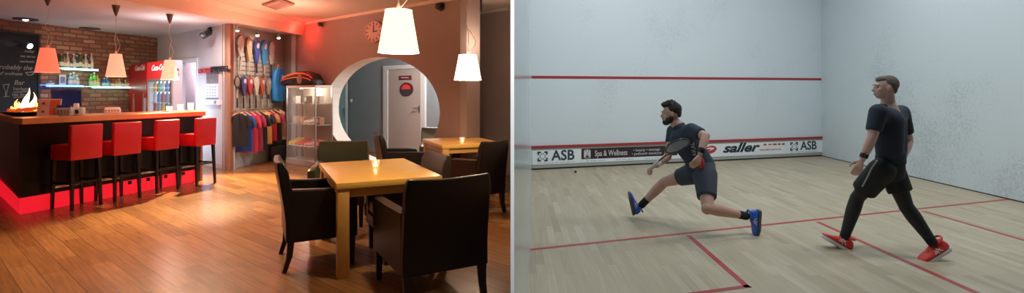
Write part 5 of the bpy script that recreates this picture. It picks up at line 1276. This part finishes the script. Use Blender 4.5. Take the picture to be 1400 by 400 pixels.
    obj('strings', bm, C('string_grey', (.30,.32,.36), .6), rt, world=True)
    return t
# ---------------------------------------------------------------- player walking back, seen from behind
def player_b():
    t = thing('person', 'person in navy shirt, black shorts over leggings and red shoes striding across the court', 'person', tuple(G(1212, 350)))
    hc = P(1210.5, 119.5, 4.62); nb = P(1214, 142, 4.64); sL = P(1201, 153, 4.50); sR = P(1231.5, 154, 4.74)
    eL = P(1192, 188, 4.48); wL = P(1179.5, 217, 4.52); eR = P(1242, 192, 4.78); wR = P(1233, 219, 4.66)
    chest = P(1217, 166, 4.62); mid = P(1218.5, 190, 4.62); waist = P(1218.5, 206, 4.62); pel = P(1217, 224, 4.62)
    hL = P(1206, 232, 4.58); hR = P(1219, 232, 4.66); kL = P(1172, 270, 4.80); aL = P(1154.5, 324, 4.80)
    kR = P(1239, 282, 4.60); aR = P(1274, 330, 4.46)
    B = basis((-1, .32, 0), (0, 0, 1))
    body = head_prims(hc, B, .93)
    body += [cap(hc+Vector((.012, -.01, -.05)), .052, nb, .056), cap(nb, .060, chest+Vector((0, 0, .05)), .09), cap(sL, .060, chest, .09), cap(sR, .060, chest, .09),
             cap(chest+Vector((-.035, -.03, 0)), .105, waist+Vector((-.03, -.02, 0)), .088), cap(chest+Vector((.035, .03, 0)), .105, waist+Vector((.03, .02, 0)), .088), cap(waist, .10, pel, .105), cap(pel, .10, hL, .092), cap(pel, .10, hR, .092)]
    body += [cap(sL, .056, eL, .041), cap(eL, .041, eL.lerp(wL, .35), .042), cap(eL.lerp(wL, .35), .042, wL, .026), cap(sR, .056, eR, .040), cap(eR, .041, eR.lerp(wR, .35), .041), cap(eR.lerp(wR, .35), .041, wR, .026)]
    body += [cap(hL, .085, kL, .050), cap(kL, .052, kL.lerp(aL, .3), .055), cap(kL.lerp(aL, .3), .055, aL, .034), cap(hR, .082, kR, .052), cap(kR, .053, kR.lerp(aR, .3), .056), cap(kR.lerp(aR, .3), .056, aR, .034)]
    dL = P(1169, 239, 4.50)-wL; body += hand(wL+dL.normalized()*.01, dL, (.3, .9, -.2), .33, .95, -1)
    dR = Vector((-.08, -.05, -1)); body += hand(wR, dR, (-.8, .2, 0), .4, .95, 1)
    solid('body', body, .0065, M['skin2'], t, 5)
    jer = [cap(nb+Vector((0, 0, -.035)), .072, chest, .12), cap(sL, .074, chest, .104), cap(sR, .074, chest, .104), cap(chest+Vector((-.040, -.035, 0)), .120, waist+Vector((-.036, -.025, 0)), .106), cap(chest+Vector((.040, .035, 0)), .118, waist+Vector((.036, .025, 0)), .106),
           cap(waist, .112, pel+Vector((0, 0, .01)), .120, True), cap(sL, .075, sL.lerp(eL, .74), .063, True), cap(sR, .075, sR.lerp(eR, .74), .062, True), ('ell', sL, (.074,)*3), ('ell', sR, (.074,)*3)]
    solid('shirt', jer, .009, M['navy'], t, 7)
    sh = [cap(pel+Vector((0, 0, .05)), .112, pel+Vector((0, 0, -.06)), .114), cap(hL, .112, hL.lerp(kL, .72), .105, True), cap(hR, .106, hR.lerp(kR, .60), .098, True), ('ell', hL, (.108,)*3), ('ell', hR, (.104,)*3)]
    solid('shorts', sh, .009, M['shorts_b'], t, 6)
    for nm, h, k, a in (('legging', hL, kL, aL), ('legging', hR, kR, aR)):
        solid(nm, [cap(h.lerp(k, .3), .080, k, .058), cap(k, .060, k.lerp(a, .3), .062), cap(k.lerp(a, .3), .062, a, .040, False)], .009, M['legging'], t, 4)
    L = lambda x, y, z: hc+B@Vector((x, y, z))*.93
    hr = [('ell', L(0, -.026, .034), Vector((.0705, .083, .080)), B), ('ell', L(0, .022, .076), Vector((.054, .058, .034)), B), ('ell', L(0, -.070, -.015), Vector((.052, .026, .045)), B)]
    solid('hair', hr, .006, M['hair2'], t, 2)
    face_parts(hc, B, t, .93, M['hair2'])
    bm = new(); d = (wL-eL).normalized(); tube(bm, [wL-d*.05, wL-d*.015], .033, 18); w_ = obj('wrist_strap', bm, M['sock'], t, world=True)
    bm = new(); box(bm, wL-d*.035+Vector((-.024, -.028, .004)), (.045, .03, .045), rz=.7, bev=.008); obj('watch', bm, C('watch_face', (.02,.02,.025), .1), w_)
    # piping down the side of the shorts
    pts = [P(1199.0, 219, 4.42), P(1193, 232, 4.47), P(1186, 246, 4.52), P(1180, 257, 4.56)]
    bm = new(); tube(bm, pts, .006, 6); pp_ = obj('shorts_piping', bm, C('piping', (.35,.35,.36), .6), t, world=True); SHR.append((pp_, 'shorts', Vector((-.5, -.85, 0))))
    for k, a in ((kL, aL), (kR, aR)):
        bm = new(); d = (a-k).normalized(); tube(bm, [a-d*.05, a+d*.0, a+d*.03], [.043, .042, .038], 18); obj('sock', bm, M['sock'], t, world=True)
    shoe(t, aL+Vector((.008, 0, -.018)), (-.86, .1, .50), (.48, 0, .88), .285, M['shoe_red'], None, M['sole_w'], C('orange_lace', (.9,.12,.04), .6), fat=1.22)
    shoe(t, aR+Vector((.03, 0, -.02)), (-.86, .0, -.50), (-.48, 0, .85), .285, M['shoe_red'], None, M['sole_w'], C('orange_lace', (.9,.12,.04), .6), fat=1.22)
    return t
SHR = []
if PEOPLE:
    pa = player_a(); pb = player_b()
    bpy.context.view_layer.update()
    from mathutils.bvhtree import BVHTree
    for o, cloth, nn in SHR:          # lay prints onto the cloth they belong to
        c = [q for q in o.parent.children if q.name.startswith(cloth)][0]
        bm = new(); bm.from_mesh(c.data); T = BVHTree.FromBMesh(bm); bm.free()
        for v in o.data.vertices:
            h = T.ray_cast(v.co+nn*.6, -nn)
            if h[0] is not None: v.co = h[0]+nn*.005

# ================================================================== LIGHT
def area(name, loc, size, e, col, rot=(0, 0, 0), sy=None, spread=None):
    l = bpy.data.lights.new(name, 'AREA'); l.energy = e; l.color = col; l.size = size
    if sy: l.shape = 'RECTANGLE'; l.size_y = sy
    if spread: l.spread = spread
    o = bpy.data.objects.new(name, l); o.location = loc; o.rotation_euler = rot; COL.objects.link(o); return o
def spot(name, loc, tgt, e, col, ang, blend=.5, r=.05):
    l = bpy.data.lights.new(name, 'SPOT'); l.energy = e; l.color = col; l.spot_size = ang; l.spot_blend = blend; l.shadow_soft_size = r
    o = bpy.data.objects.new(name, l); o.location = loc; d = Vector(tgt)-Vector(loc); o.rotation_euler = d.to_track_quat('-Z', 'Y').to_euler(); COL.objects.link(o); return o
def point(name, loc, e, col, r=.05): return lamp_light(loc, e, col, r, name)
LIGHTS()
W = bpy.data.worlds.new('World'); SC.world = W; W.use_nodes = True
bg = W.node_tree.nodes['Background']; bg.inputs[0].default_value = (.75, .8, .9, 1); bg.inputs[1].default_value = WORLD

cam = bpy.data.cameras.new('Camera'); co = bpy.data.objects.new('Camera', cam); COL.objects.link(co)
co.location = (0, 0, CZ); co.rotation_euler = (PI/2, 0, 0); cam.sensor_width = 36; cam.lens = 18; cam.shift_y = -(200-HY)/1400
cam.clip_start = .05; cam.clip_end = 100; SC.camera = co
vs = SC.view_settings; vs.view_transform = 'Standard'; vs.look = 'None'; vs.gamma = 1; vs.exposure = EXPO; vs.use_curve_mapping = False
SC.display_settings.display_device = 'sRGB'
SC.cycles.max_bounces = 8; SC.cycles.transparent_max_bounces = 12; SC.cycles.sample_clamp_indirect = 6
SC.cycles.use_denoising = True
